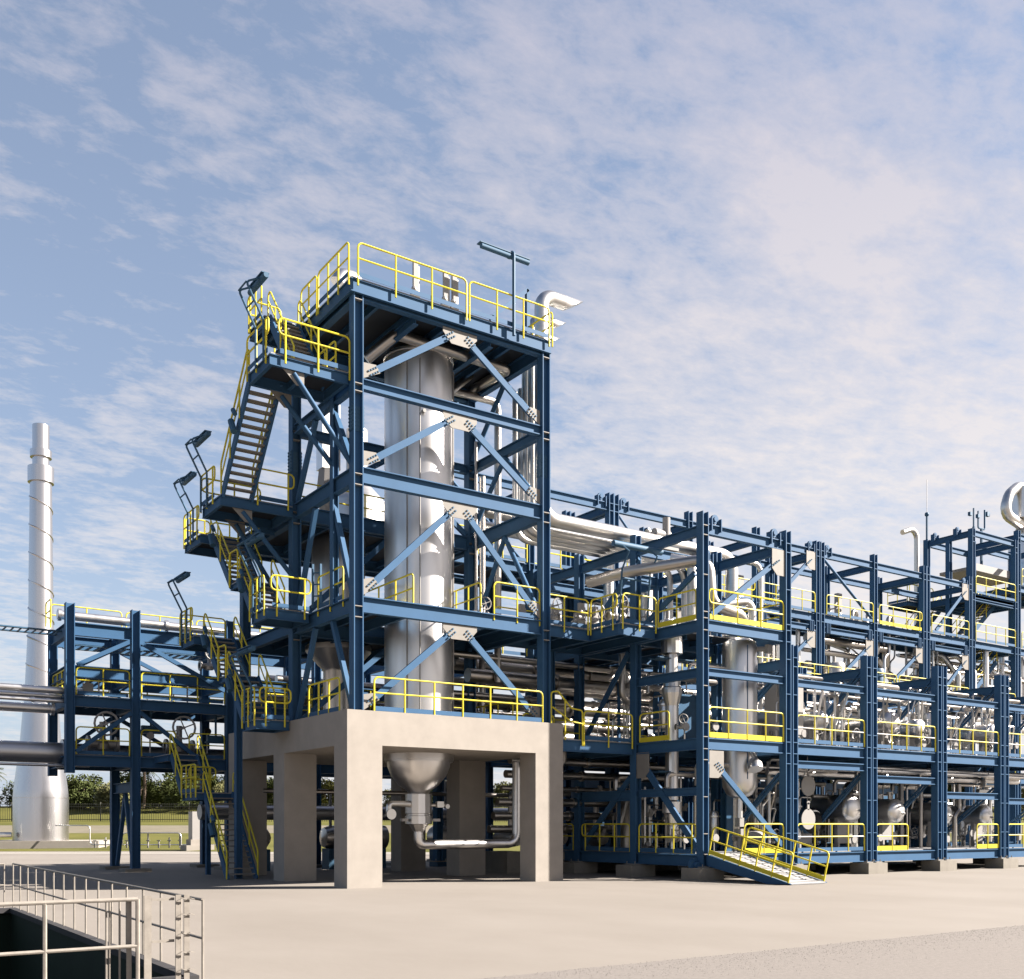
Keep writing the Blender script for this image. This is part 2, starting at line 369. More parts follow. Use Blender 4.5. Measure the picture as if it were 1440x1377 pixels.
def flight(par, x0, x1, ya, za, yb, zb, axis='y', rail=True, treadm=None, both=True):
    """stair flight between low (ya,za) and high (yb,zb), lane x0..x1 (or y0..y1 with axis x)"""
    M_ = (lambda l, t, z: Vector((l, t, z))) if axis == 'y' else (lambda l, t, z: Vector((t, l, z)))
    st = bpy.data.objects.new('staircase', None); COL.objects.link(st); st.parent = par; ORG[st.name] = ORG[par.name]; st.empty_display_size = .2
    lat = (1, 0, 0) if axis == 'y' else (0, 1, 0)
    for x in (x0, x1): part('stringer', MB().bar(M_(x, ya, za-.05), M_(x, yb, zb-.05), .07, .30, lat), BLUE, st)
    nst = max(2, round((zb-za)/.21))
    for i in range(1, nst):
        t = i/nst; c = M_((x0+x1)/2, ya+(yb-ya)*t, za+(zb-za)*t)
        w = (x1-x0)/2 - .036
        a = c - Vector((w, .12, .05)) if axis == 'y' else c - Vector((.12, w, .05)); b = c + Vector((w, .12, 0)) if axis == 'y' else c + Vector((.12, w, 0))
        part('tread', MB().box(a, b), treadm or PALE, st)
    if rail:
        for x in ((x0-.05, x1+.05) if both else (x0-.05,)):
            m = MB(); up = Vector((0, 0, 1)); A = M_(x, ya, za); B = M_(x, yb, zb)
            m.tube([A, A+up*1.05, B+up*1.05, B], .031, 6, .14, 3); m.tube([A+up*.55, B+up*.55], .027, 6)
            k = max(1, round((B-A).length/1.5))
            for i in range(1, k): q = A.lerp(B, i/k); m.tube([q-up*.1, q+up*1.05], .031, 6)
            part('handrail', m, YEL, st)
    return st
def lug(par, x, y, z, ax='x'):
    m = MB(); A = (0, 1, 0)
    m.lathe([(0, -.05), (.17, -.05), (.17, .05), (0, .05)], (x, y, z+.18), 'y', 14, False)
    m.lathe([(0, -.09), (.09, -.09), (.09, .09), (0, .09)], (x, y, z+.18), 'y', 10, False)
    for s in (-.24, .24): m.box((x+s-.02, y-.14, z-.28), (x+s+.02, y+.14, z+.2))
    part('lifting_lug', m, BLUE, par)
def footing(x, y, z1=.5, s=.62, label='', m=None, grp='concrete footings under the plant columns'):
    o = single('concrete_footing', MB().box((x-s, y-s*.75, -.2), (x+s, y+s*.75, z1-.045)).box((x-.36, y-.36, z1-.045), (x+.36, y+.36, z1-.041)), m or CONCF, label, 'footing', (x, y, 0), grp)
    return o

# ================================================================== THE SETTING
gm = mat('pad_concrete', (.136, .120, .103), .88, 0, 0, .30, .12, 9, .3, base2=(.157, .140, .122), detail=11, stretch=(1, .6, 1))
grav_m = mat('gravel_stone', (.118, .106, .097), .95, 0, 0, 16, .35, 60, .2, base2=(.146, .131, .119), detail=8)
road_m = mat('perimeter_path', (.1232, .1087, .0797), .9, 0, .1, .3)
grass_m = mat('grass_blades', (.052, .054, .012), .9, 0, 0, .08, .5, 8, .1, base2=(.098, .092, .024), detail=9)
g0 = MB()
for a_ in ((-1500, -1500, 1500, 13.0), (-1500, 13.0, -15, 28), (5.0, 13.0, 1500, 28), (-1500, 28, 1500, 1500)): g0.add([(a_[0], a_[1], -.10), (a_[2], a_[1], -.10), (a_[2], a_[3], -.10), (a_[0], a_[3], -.10)], [(0, 1, 2, 3)])
struct('ground', g0, gm)
# concrete pad with the pit cut out of it (x<4.35, 13.3<y<27.3), built as butting sheets
PX1, PY0, PY1 = 4.35, 13.56, 27.35
p = MB()
def sheet(m, x0, y0, x1, y1, z): m.add([(x0, y0, z), (x1, y0, z), (x1, y1, z), (x0, y1, z)], [(0, 1, 2, 3)])
sheet(p, -60, -30, 300, 11.5, 0); sheet(p, -60, 11.5, 300, PY0, 0); sheet(p, PX1, PY0, 300, PY1, 0); sheet(p, -60, PY0, -14, PY1, 0)
sheet(p, -60, PY1, 300, 420, 0)
struct('concrete_pad', p, gm)
g = MB(); ns = 60
xs = [2.0 + 60*i/ns for i in range(ns+1)]
vs = [(x, 11.5 + random.uniform(-.04, .04), .012) for x in xs] + [(x, -20, .012) for x in xs]
g.add(vs, [(i, i+1, ns+2+i, ns+1+i)[::-1] for i in range(ns)])
struct('gravel_road', g, grav_m)
# loose stones on the gravel: one uncountable sheet of small stones
g = MB(); rs = random.Random(3)
for i in range(3500):
    x = rs.uniform(5.5, 24); y = 11.5 - abs(rs.gauss(0, .9)) + (.12 if rs.random() < .04 else 0); s = rs.uniform(.004, .010)
    if y < 9 or x < 5.6: continue
    a = rs.uniform(0, 6.28); c, d = math.cos(a)*s, math.sin(a)*s
    g.add([(x-c, y-d, .01), (x+d, y-c, .01), (x+c, y+d, .01), (x-d, y+c, .01), (x, y, .014+s*.8)], [(0, 1, 4), (1, 2, 4), (2, 3, 4), (3, 0, 4)])
struct('gravel_stones', g, grav_m, 'stuff')
# pit: dark green lined walls and floor
pitm = mat('pit_lining', (.0115, .0195, .0130), .8, 0, .15, .7)
rim_m = mat('pit_rim', (.0362, .0348, .0362), .8, 0, .1, 3)
w = MB(); w.box((-14, PY0, -6), (PX1-.12, PY0+.2, -.06)); w.box((PX1-.12, PY0, -6), (PX1, PY1, -.06)); w.box((-14, PY1-.2, -6), (PX1-.12, PY1, -.06)); w.box((-14.2, PY0, -6), (-14, PY1, -.06))
struct('pit_wall', w, pitm)
struct('pit_floor', MB().box((-14, PY0+.2, -6.1), (PX1-.12, PY1-.2, -6.0)), pitm)
struct('pit_kerb', MB().box((-14, PY0+.002, -.058), (PX1-.16, PY0+.3, .03)).box((PX1-.16, PY0+.002, -.058), (PX1+.002, PY1-.3, .05)).box((-14, PY1-.3, -.058), (PX1-.002, PY1, .05)), rim_m)
# rising grass bank behind the pad
def bank(name, prof, m, l0=-260, l1=420, n=70, wob=0):
    b = MB(); vs = []
    for k, (d, z) in enumerate(prof):
        for i in range(n+1):
            l = l0 + (l1-l0)*i/n
            dd = d + (wob*(math.sin(l*.11)+.6*math.sin(l*.31+1)) if k == 0 else 0)
            vs.append(cam2w(l*(d/110), dd, z + (.05*math.sin(l*.2+d) if 0 < k < len(prof)-1 else 0)))
    for k in range(len(prof)-1):
        for i in range(n): a = k*(n+1)+i; b.f.append((a, a+1, a+n+2, a+n+1)); b.sm.append(True)
    b.v = vs; return struct(name, b, m)
bank('grass_verge', [(80, .01), (88, .25), (97, .75), (106.5, 1.22)], grass_m, wob=1.6)
bank('path', [(106.5, 1.225), (112, 1.6), (119, 2.0)], road_m)
bank('grass_bank', [(119, 2.005), (130, 2.5), (140, 3.5), (150, 4.6), (200, 5.6), (900, 7)], grass_m)
bank('service_road', [(72, .012), (79, .012)], mat('service_road_asphalt', (.19, .175, .155), .9, 0, .05, .3), wob=.5)
# perimeter fence
fw = mat('fence_wire', (.0725, .0725, .0616), .6)
fn = thing('perimeter_fence', 'dark upright bar fence running along the grass bank behind the plant', 'fence', cam2w(0, 130, 2.4))
rl = MB(); pk = MB()
for i in range(26):
    l = -95 + i*11
    part('fence_post', MB().cyl(cam2w(l, 130, 2.2), cam2w(l, 130, 4.9), .07, 6), fw, fn)
for z in (2.75, 4.35, 4.65): rl.bar(cam2w(-95, 130, z), cam2w(180, 130, z), .08, .08)
part('fence_rail', rl, fw, fn)
for i in range(1000):
    l = -95 + i*.275; a = cam2w(l, 130, 2.4); pk.bar(a, (a[0], a[1], 4.72), .04, .04, (1, 0, 0))
q = part('fence_picket', pk, fw, fn); q['kind'] = 'stuff'
# trees
bark = mat('bark', (.0725, .0543, .0399), .9, 0, .2, 6)
leafs = [mat('leaf_green', (.040, .050, .013), .8, 0, .35, .7), mat('leaf_olive', (.070, .070, .020), .8, 0, .3, .7), mat('leaf_pale', (.095, .094, .038), .8, 0, .3, .7), mat('palm_leaf', (.030, .036, .012), .7, 0, .2, 2)]
def tree_proto(seed, H, W, lm, n):
    r = random.Random(seed); t = thing('broadleaf_tree', 'x', 'tree', (0, 0, -500), local=True)
    tr = MB(); top = Vector((r.uniform(-.4, .4), r.uniform(-.4, .4), H*.62)); tr.tube([(0, 0, 0), (.1, 0, H*.3), top], .16, 7)
    cl = []
    for k in range(9):
        a = r.uniform(0, 6.28); e = Vector((math.cos(a)*W*r.uniform(.25, .48), math.sin(a)*W*r.uniform(.25, .48), H*r.uniform(.38, .9)))
        tr.tube([top*r.uniform(.3, .9), e*.7+Vector((0, 0, H*.12)), e], .06, 5); cl.append((e, r.uniform(.15, .27)*W))
    cl.append((Vector((0, 0, H*.85)), W*.27)); cl.append((Vector((0, 0, H*.55)), W*.32))
    for k in range(6): a = k*1.05; cl.append((Vector((math.cos(a)*W*.38, math.sin(a)*W*.38, H*r.uniform(.16, .36))), W*.21))
    part('trunk', tr, bark, t)
    c = MB()
    for i in range(n):
        e, s = r.choice(cl); v = Vector((r.gauss(0, 1), r.gauss(0, 1), r.gauss(0, .8))); v = v.normalized()*s*(r.uniform(.55, 1.0)) ; q = e + v
        if q.z < .15: continue
        u = Vector((r.gauss(0, 1), r.gauss(0, 1), r.gauss(0, 1))).normalized(); w2 = u.orthogonal().normalized(); L = r.uniform(.16, .34)
        c.add([q-u*L, q+w2*L*.5, q+u*L, q-w2*L*.5], [(0, 1, 2, 3)])
    part('crown', c, lm, t); return t
def palm_proto(seed, H):
    r = random.Random(seed); t = thing('palm_tree', 'x', 'tree', (0, 0, -500), local=True)
    part('trunk', MB().tube([(0, 0, 0), (.15, 0, H*.5), (.05, 0, H)], .17, 8), bark, t); c = MB()
    for k in range(26):
        a = k*2.4; el = r.uniform(-.5, 1.1); L = r.uniform(1.5, 2.1); P = [Vector((.05, 0, H))]
        for j in range(1, 7):
            s = j/6; P.append(Vector((math.cos(a)*L*s*math.cos(el*.6), math.sin(a)*L*s*math.cos(el*.6), H + L*s*math.sin(el) - .9*s*s*L*.6)))
        for j in range(6):
            d = (P[j+1]-P[j]); s = d.cross(Vector((0, 0, 1))).normalized()
            for sg in (-1, 1):
                for h2 in (0, .5): q = P[j]+d*h2; c.add([q, q+d*.35, q+d*.5+s*sg*.5*(1-j/9)-Vector((0, 0, .2))], [(0, 1, 2)])
    part('crown', c, leafs[3], t); return t
protos = [tree_proto(11, 6.4, 7.2, leafs[0], 5200), tree_proto(12, 5.4, 6.4, leafs[1], 4600), tree_proto(13, 4.6, 5.6, leafs[2], 3800), palm_proto(5, 4.9)]
rt = random.Random(21); tn = {}
kindl = ['dense dark green tree', 'olive green bushy tree', 'pale green low tree', 'palm tree with a feathery crown']
spots = [(-104, 152, 0), (-99, 158, 1), (-94, 150, 0), (-88, 156, 1), (-82, 160, 0), (-75.5, 149, 1), (-70, 152, 0), (-69.5, 140, 3), (-63.5, 150, 1), (-60, 147, 0), (-56, 155, 1), (-54.5, 143, 2), (-52, 147, 0),
         (-49.5, 141, 3), (-47, 150, 1), (-44.5, 144, 0), (-41, 149, 0), (-39, 142, 2), (-36, 150, 1), (-33, 146, 0), (-29, 152, 1)]
spots += [(-66, 158, 1), (-58.5, 160, 0), (-53, 158, 0), (-50.5, 157, 1), (-46, 158, 0), (-42.8, 156, 1), (-37.5, 157, 0), (-34.5, 158, 1), (-31, 147, 2), (-97, 147, 2), (-91, 160, 1), (-85, 149, 0), (-79, 152, 1)]
spots.sort()
ORD = ['zeroth', 'first', 'second', 'third', 'fourth', 'fifth', 'sixth', 'seventh', 'eighth', 'ninth', 'tenth', 'eleventh', 'twelfth', 'thirteenth', 'fourteenth', 'fifteenth', 'sixteenth', 'seventeenth', 'eighteenth', 'nineteenth', 'twentieth'] + [f'{i}th' for i in range(21, 99)]
seen = {}
x = -26
while x < 75: spots.append((x, rt.uniform(143, 158), rt.choice([0, 1, 0, 1, 2]))); x += rt.uniform(3.4, 5.0)
used = set()
for i, (l, d, k) in enumerate(spots):
    px = 720 + FOC*l/d
    if px < 120: wh = 'left of or behind the chimney'
    elif px < 160: wh = 'just right of the chimney base'
    elif px < 330: wh = 'under the pipe rack, left of the ground stair'
    elif px < 620: wh = 'seen through the gaps between the concrete legs'
    else: wh = 'glimpsed through the piping of the steel modules'
    tn[(k, wh)] = tn.get((k, wh), 0) + 1; q = tn[(k, wh)]
    no = seen[k] = seen.get(k, 0) + 1
    lab = f"{kindl[k]} behind the fence, {ORD[no]} of these from the left"
    sc = rt.uniform(.60, .84) * (1.0 if k != 3 else 1.45)
    if k not in used:
        used.add(k); o = protos[k]; o.location = cam2w(l, d, 4.3); o.rotation_euler = (0, 0, rt.uniform(0, 6)); o.scale = (sc,)*3; o['label'] = lab; o['group'] = 'trees behind the perimeter fence'
    else: dup(protos[k], cam2w(l, d, 4.3), rt.uniform(0, 6), lab, 'trees behind the perimeter fence', sc)

# ================================================================== PIT RAILINGS (foreground)
def barfence(name, label, p0, p1, H, sp, r=.021, mids=(.52,), extra=0, post_r=.016, m=GALV, grp=None):
    t = thing(name, label, 'railing', tuple(p0), grp); a, b = Vector(p0), Vector(p1); up = Vector((0, 0, 1))
    part('top_rail', MB().cyl(a+up*H, b+up*H, r, 8), m, t)
    for k in mids: part('middle_rail', MB().cyl(a+up*H*k, b+up*H*k, r*.9, 8), m, t)
    n = round((b-a).length/sp)
    for i in range(n+1): q = a.lerp(b, i/n); part('post', MB().cyl(q, q+up*H, post_r, 6), m, t)
    return t
barfence('pit_railing', 'long weathered metal railing along the far right edge of the dark pit', (4.30, 27.3, .05), (4.36, 13.45, .0), 1.04, .92)
barfence('pit_railing', 'short end railing at the back left corner of the dark pit', (4.1, 27.25, .05), (-6, 27.25, .05), 1.04, 1.5)
barfence('pit_railing', 'thick two-bar railing nearest the camera across the front of the pit', (-4.0, 13.45, 0), (3.54, 13.45, 0), 1.08, 1.16, .026, (.46,), 0, .026)
gt = thing('gate_post', 'flat galvanised gate posts with chain hooks at the near corner of the pit railing', 'gate post', (3.6, 13.45, 0))
for x, y, w_ in ((3.66, 13.44, .045), (4.03, 13.40, .035), (4.13, 13.38, .035)): part('post', MB().box((x-w_, y-.012, 0), (x+w_, y+.012, 1.12)), GALV, gt)
for x in (3.2, 3.24, 3.36): part('thin_post', MB().cyl((x, 13.6, 0), (x, 13.6, 1.06), .013, 6), GALV, gt)
part('angle_post', MB().box((3.42, 13.5, 0), (3.48, 13.52, 1.05)), GALV, gt)
for x in (4.03, 4.13):
    for z in (1.06, .86, .62, .38, .16): part('chain_hook', MB().bar((x-.04, 13.36, z-.02), (x+.03, 13.34, z+.02), .008, .022).bar((x+.03, 13.34, z+.02), (x+.09, 13.35, z), .008, .02), GALV, gt)
for z in (1.05, .52): part('gate_bar', MB().box((3.71, 13.43, z), (3.99, 13.44, z+.035)), GALV, gt)

# ================================================================== CHIMNEY
cx, cy = cam2w(-39.3, 87.5)[:2]; cz = .75
ch = thing('chimney', 'tall pale metal chimney with spiral fins and a flared base at the left', 'chimney', (cx, cy, cz))
part('flared_base', MB().lathe([(2.16, 0), (2.16, 3.55), (2.1, 4.2), (1.62, 8.0), (1.22, 13), (.98, 18)], (cx, cy, cz), 'z', 48), CHIM, ch)
part('shaft', MB().lathe([(.975, 17.95), (.93, 24), (.84, 31.6)], (cx, cy, cz-1.0), 'z', 40), CHIM, ch)
part('collar', MB().lathe([(.80, 29.8), (1.02, 29.8), (1.02, 31.1), (.80, 31.12)], (cx, cy, cz), 'z', 40), CHIM, ch)
part('collar', MB().lathe([(.64, 31.9), (.84, 31.9), (.84, 32.5), (.64, 32.51)], (cx, cy, cz), 'z', 40), CHIM, ch)
part('flue_tip', MB().lathe([(.66, 31), (.66, 34.6), (.60, 34.6), (.60, 33)], (cx, cy, cz), 'z', 40), CHIM, ch)
part('seam_ring', MB().lathe([(2.165, 3.50), (2.175, 3.5), (2.175, 3.56), (2.1, 3.57)], (cx, cy, cz), 'z', 48), CHIM, ch)
hx = MB(); P = []
for i in range(0, 9*24+1):
    a = -i/24*2*math.pi + .7; z = cz + 13.2 + i/24*2.32; r0 = 1.2 - (z-cz-13)*.030 if z-cz < 18 else 1.0 - (z-cz-18)*.009
    if z-cz < 29.5: P.append((cx+math.cos(a)*(r0-.03), cy+math.sin(a)*(r0-.03), z))
hx.tube(P, .075, 5); part('spiral_fin', hx, CHIM, ch)
b = MB()
A = [cam2w(-43.5, 83.2), cam2w(-33.9, 86.0), cam2w(-34.5, 93), cam2w(-44, 92)]
b.add([(p_[0], p_[1], -.1) for p_ in A] + [(p_[0], p_[1], .745) for p_ in A], [(4, 5, 6, 7), (0, 1, 5, 4), (1, 2, 6, 5), (2, 3, 7, 6), (3, 0, 4, 7)])
single('chimney_plinth', b, CONC, 'wide pale concrete plinth under the chimney', 'plinth', (cx, cy, 0))
def w2(l, d, z): return cam2w(l, d, z)
def ptube(name, label, pts, r, m=PIPE, fil=.3, n=10, cat='pipe', grp=None, rings=None):
    o = single(name, MB().tube(pts, r, n, fil, 4), m, label, cat, tuple(pts[0]), grp)
    return o
ptube('burner_pipe', 'small white pipe elbow entering the chimney base from the left', [w2(-43.5, 84.2, 2.1), w2(-42.2, 84.2, 2.1), w2(-42.2, 84.2, 1.0)], .10, WPIPE)
ptube('burner_pipe', 'thick short pipe joining the chimney base at its left side', [w2(-44, 84.5, 1.25), w2(-40.8, 85.5, 1.25)], .22, WPIPE)
ptube('gas_pipe', 'thin white pipe dropping to the ground right of the chimney base', [w2(-37.0, 85, 2.0), w2(-34.0, 84.5, 2.0), w2(-34.0, 84.5, .45), w2(-22.5, 83.8, .45)], .05, WPIPE)
ptube('gas_pipe', 'thin looped pipe standing on the grass edge left of the rack legs', [w2(-31.2, 84, .45), w2(-31.2, 84, 1.4), w2(-28.8, 84, 1.4), w2(-26.5, 84, 1.4), w2(-26.5, 84, .45)], .05, WPIPE)
gv = thing('gas_manifold', 'row of little upright valves on the thin pipe beyond the pad', 'valve', w2(-30, 84, .4))
for i in range(9): l = -33.4 + i*.85; part('valve', MB().cyl(w2(l, 84, .2), w2(l, 84, .75+.3*(i % 3)), .06, 6).cyl(w2(l-.15, 84, .8), w2(l+.15, 84, .8), .04, 6), WHITE, gv)
c0 = w2(-24.9, 83, 0)
kb = thing('kiosk', 'pale instrument kiosk with a vent pole on a stepped block beside the grass', 'kiosk', c0)
part('cabinet', MB().box((c0[0]-.55, c0[1]-.5, .9), (c0[0]+.55, c0[1]+.5, 3.1)), WHITE, kb)
part('plinth', MB().box((c0[0]-.7, c0[1]-.6, .45), (c0[0]+.7, c0[1]+.6, .9)).box((c0[0]-1.1, c0[1]-.8, -.1), (c0[0]+1.1, c0[1]+.8, .45)), CONC, kb)
part('pole', MB().cyl((c0[0]+.9, c0[1]-.3, .4), (c0[0]+.9, c0[1]-.3, 4.0), .05, 6), WHITE, kb)

# ================================================================== CONCRETE TABLE
CX0, CX1, CY0, CY1, CZ = 14.44, 23.0, 30.33, 41.3, 5.69
ct = thing('concrete_table', 'massive sand-coloured concrete table on six square legs under the steel tower', 'concrete frame', (CX0, CY0, 0))
part('slab', MB().box((CX0, CY0, 4.58), (CX1, CY1, CZ)), CONC, ct)
for x0, x1 in ((CX0, 15.68), (21.78, CX1)):
    for y0, y1 in ((CY0, 31.3), (35.5, 36.5), (40.35, CY1)):
        part('leg', MB().box((x0, y0, -.1), (x1, y1, 4.58)), CONC, ct)

# ================================================================== STEEL TOWER
TX0, TX1, TY0, TY1, TY2 = 14.95, 22.42, 30.72, 35.75, 40.8
tw = thing('steel_tower', 'tall navy steel tower around the big silver column on the concrete table', 'steel frame', (TX0, TY0, CZ))
LV = [5.7, 9.40, 13.57, 16.42, 19.5]
for x in (TX0, TX1):
    column(tw, x, TY0, CZ, 19.5, .34, .36, (9.05, 8.7, 13.3, 12.95, 16.2, 15.95, 19.2, 18.9), splice=15.1 if x == TX0 else 15.0)
    column(tw, x, TY1, CZ, 19.4, .34, .36, (9.2, 8.7, 13.3, 12.9, 16.2, 15.9), splice=15.1 if x == TX0 else None)
    column(tw, x, TY2, CZ, 13.5, .34, .36)
column(tw, TX0-.02, 32.35, 9.4, 16.35, .22, .26)
column(tw, 18.9, 35.75, CZ, 16.4, .2, .2)
for z, h in ((9.40, .52), (13.57, .52), (16.42, .34)):
    for y in (TY0, TY1): beam(tw, (TX0+.18, y, z), (TX1-.18, y, z), h, .24)
    for x in (TX0, TX1): beam(tw, (x, TY0+.19, z), (x, TY1-.19, z), h, .24)
for x in (TX0, TX1):
    for z in (9.40, 13.4): beam(tw, (x, TY1+.19, z), (x, TY2-.19, z), .45, .24)
for z in (9.4, 13.4): beam(tw, (TX0+.18, TY2, z), (TX1-.18, TY2, z), .45, .24)
for y in (TY0, TY1): beam(tw, (TX0+.18, y, 19.455), (TX1-.18, y, 19.455), .5, .24)
for x in (TX0, TX1): beam(tw, (x, TY0+.19, 19.455), (x, TY1-.19, 19.455), .5, .24)
AX = 18.83
for a0, a1 in ((16.5, 18.93), (13.65, 16.06), (9.50, 13.02), (5.78, 8.86)):
    chevron(tw, (TX0+.2, TY0, a0), (TX1-.2, TY0, a0), (AX, TY0, a1), 'y')
for a0, a1 in ((16.5, 18.93), (13.65, 16.06), (9.50, 13.02)):
    for s in (TY0+.2, TY1-.2): brace(tw, (TX1, s, a0+.1), (TX1, (TY0+TY1)/2, a1), .19, .15, 'x', 'tube')
for a0, a1 in ((13.65, 16.06), (9.50, 13.02), (5.78, 8.86)):
    brace(tw, (TX0, TY0+.25, a0), (TX0, 32.5, a1), .17, .15, 'x')
    brace(tw, (TX0, TY1-.25, a0), (TX0, 33.9, a1), .17, .15, 'x')
    brace(tw, (TX0+.2, TY1, a0), (AX, TY1, a1), .2, .12); brace(tw, (TX1-.2, TY1, a0), (AX, TY1, a1), .2, .12)
# top deck with vessel below
deck(tw, TX0-.3, TX1+.17, TY0-.25, 36.9, 19.53, .42, 1.25)
for x in (17.2, 20.2): beam(tw, (x, TY0+.13, 19.1), (x, TY1, 19.1), .3, .2)
f0 = TY0-.30
rails(tw, [(TX0-.15, f0, 19.53), (19.0, f0, 19.53), (TX1+.08, f0, 19.53)], drop=.28, sp=1.25)
railpanel(tw, (TX1+.24, f0+.1, 19.53), (TX1+.24, 34.2, 19.53), drop=.2)
rails(tw, [(TX0-.36, f0+.05, 19.53), (TX0-.36, 32.95, 19.53), (TX0-.36, 34.4, 19.53)], drop=.28, sp=.8)
railpanel(tw, (TX0-.3, 36.95, 19.53), (20.5, 36.95, 19.53), drop=.1)
# intermediate decks
deck(tw, TX0+.15, TX1-.15, 36.0, TY2+1.2, 13.45, .36, 1.3)
deck(tw, TX0+.15, 17.2, TY0+.2, TY2+.3, 9.45, .36, 1.3); deck(tw, 20.35, TX1-.15, TY0+.2, TY2+.3, 9.45, .36, 1.3); deck(tw, 17.2, 20.35, 35.2, TY2+.3, 9.45, .36, 1.3)
railpanel(tw, (20.25, TY0-.02, 9.45), (TX1-.2, TY0-.02, 9.45), drop=.25, sp=.95)
railpanel(tw, (19.9, 33.5, 9.45), (19.9, TY0+.3, 9.45), toe=None, sp=.9)
railpanel(tw, (17.3, 35.0, 9.45), (17.3, 31.2, 9.45), toe=None)
railpanel(tw, (TX0-.05, 33.6, 9.45), (TX0-.05, 31.6, 9.45), drop=.25, toe='blue')
railpanel(tw, (TX0+.3, 36.0, 13.45), (19.2, 36.0, 13.45), drop=.25)
railpanel(tw, (TX0+.2, TY2+1.3, 13.45), (TX1, TY2+1.3, 13.45))
railpanel(tw, (TX0+.2, TY2+.4, 9.45), (TX1, TY2+.4, 9.45))
# rails on the concrete slab
railpanel(tw, (15.45, CY0+.12, CZ+.01), (TX1-.25, CY0+.12, CZ+.01), sp=1.15)
railpanel(tw, (CX0+.12, 33.6, CZ+.01), (CX0+.12, 31.15, CZ+.01), sp=.85, toe='blue')
railpanel(tw, (CX1-.1, 36.5, CZ+.01), (CX1-.1, 33.4, CZ+.01), toe='blue')
railpanel(tw, (17.0, 40.9, CZ+.01), (22.5, 40.9, CZ+.01), toe='blue')
# ---- stair tower on the left side
st = thing('stair_tower', 'zigzag navy steel stair with yellow handrails climbing the left side of the tower', 'stairs', (13.3, 38, 0))
LA, LB = 13.28, 14.38
deck(st, 12.1, TX0-.2, 30.85, 32.75, 16.6, .34, 1.0)
f1 = 30.80
railpanel(st, (12.35, f1, 16.6), (TX0-.2, f1, 16.6), drop=.28, ends='du', sp=1.3)
railpanel(st, (12.06, 30.9, 16.6), (12.06, 32.75, 16.6), drop=.28, ends='du', sp=.9)
railpanel(st, (TX0-.5, 32.6, 16.6), (TX0-.5, 31.2, 16.6), toe=None, sp=.7)
flight(st, 12.18, 13.2, 35.45, 13.42, 32.75, 16.6)
flight(st, 13.5, 14.5, 32.25, 16.6, 34.5, 19.5)
deck(st, 13.3, TX0-.32, 34.5, 35.9, 19.53, .34, 1.0)
railpanel(st, (13.25, 35.9, 19.53), (13.25, 34.6, 19.53), drop=.2, ends='du', sp=.7); railpanel(st, (13.3, 35.95, 19.53), (14.5, 35.95, 19.53), drop=.1, ends='ud')
deck(st, 12.1, TX0-.2, 35.4, 37.4, 13.42, .34, 1.0)
railpanel(st, (12.06, 37.4, 13.42), (12.06, 35.9, 13.42), drop=.2, ends='ud', sp=.8)
railpanel(st, (12.1, 37.45, 13.42), (14.3, 37.45, 13.42), drop=.05, ends='du')
railpanel(st, (13.4, 35.35, 13.42), (14.75, 35.35, 13.42), drop=.2, ends='ud')
deck(st, 14.3, TX0-.1, 37.4, 41.9, 13.2, .3, 5, joist=False); deck(st, 12.85, 14.3, 39.9, 41.9, 13.2, .3, 5, joist=False)
railpanel(st, (14.25, 37.5, 13.2), (14.25, 39.7, 13.2), drop=.2, sp=.8)
railpanel(st, (12.8, 39.95, 13.2), (12.8, 41.8, 13.2), drop=.2, ends='du', sp=.7)
railpanel(st, (12.9, 41.95, 13.2), (13.9, 41.95, 13.2), ends='ud', sp=.6, toe=None); railpanel(st, (14.0, 41.95, 13.2), (15.2, 41.95, 13.2), ends='du', sp=.6, toe=None)
flight(st, LA, LB, 37.65, 10.85, 39.85, 13.2)
deck(st, LA-.05, LB+.05, 36.7, 37.65, 10.87, .2, 9, joist=False)
railpanel(st, (LA-.1, 37.6, 10.87), (LA-.1, 36.75, 10.87), drop=.15, sp=.6, toe=None)
flight(st, LA, LB, 35.45, 9.42, 36.7, 10.87)
deck(st, 13.2, TX0-.18, 34.05, 35.45, 9.42, .34, 2, joist=False)
railpanel(st, (13.35, 34.0, 9.42), (TX0-.15, 34.0, 9.42), drop=.3, ends='dd', sp=.85)
railpanel(st, (13.15, 35.45, 9.42), (13.15, 34.1, 9.42), drop=.3, sp=.6)
deck(st, 12.85, TX0-.1, 40.7, 42.4, 9.42, .3, 5, joist=False)
railpanel(st, (12.8, 40.75, 9.42), (12.8, 42.3, 9.42), drop=.2, ends='du', sp=.7); railpanel(st, (12.9, 42.45, 9.42), (14.7, 42.45, 9.42), sp=.8)
flight(st, LA, LB, 38.9, 7.58, 40.65, 9.42)
deck(st, LA-.05, LB+.05, 37.95, 38.9, 7.6, .2, 9, joist=False)
railpanel(st, (LA-.1, 38.85, 7.6), (LA-.1, 38.0, 7.6), drop=.15, sp=.6, toe=None)
flight(st, LA, LB, 36.3, 5.7, 37.95, 7.58)
deck(st, 13.2, CX0-.02, 34.95, 36.3, 5.7, .3, 2, joist=False)
railpanel(st, (13.3, 34.9, 5.7), (CX0+.0, 34.9, 5.7), drop=.25, ends='dd', sp=.75)
railpanel(st, (13.15, 36.2, 5.7), (13.15, 35.0, 5.7), drop=.25, sp=.55)
for x, y, z in ((14.1, 38.4, 7.35), (14.95, 38.3, 10.6)): column(st, x-.3 if z < 8 else x-.45, y, 0 if z < 8 else 9.5, z, .24, .24)
flight(st, LA, LB, 38.05, 0, 40.75, 3.3)
deck(st, 13.0, LB+.1, 40.75, 42.7, 3.3, .25, 9, joist=False)
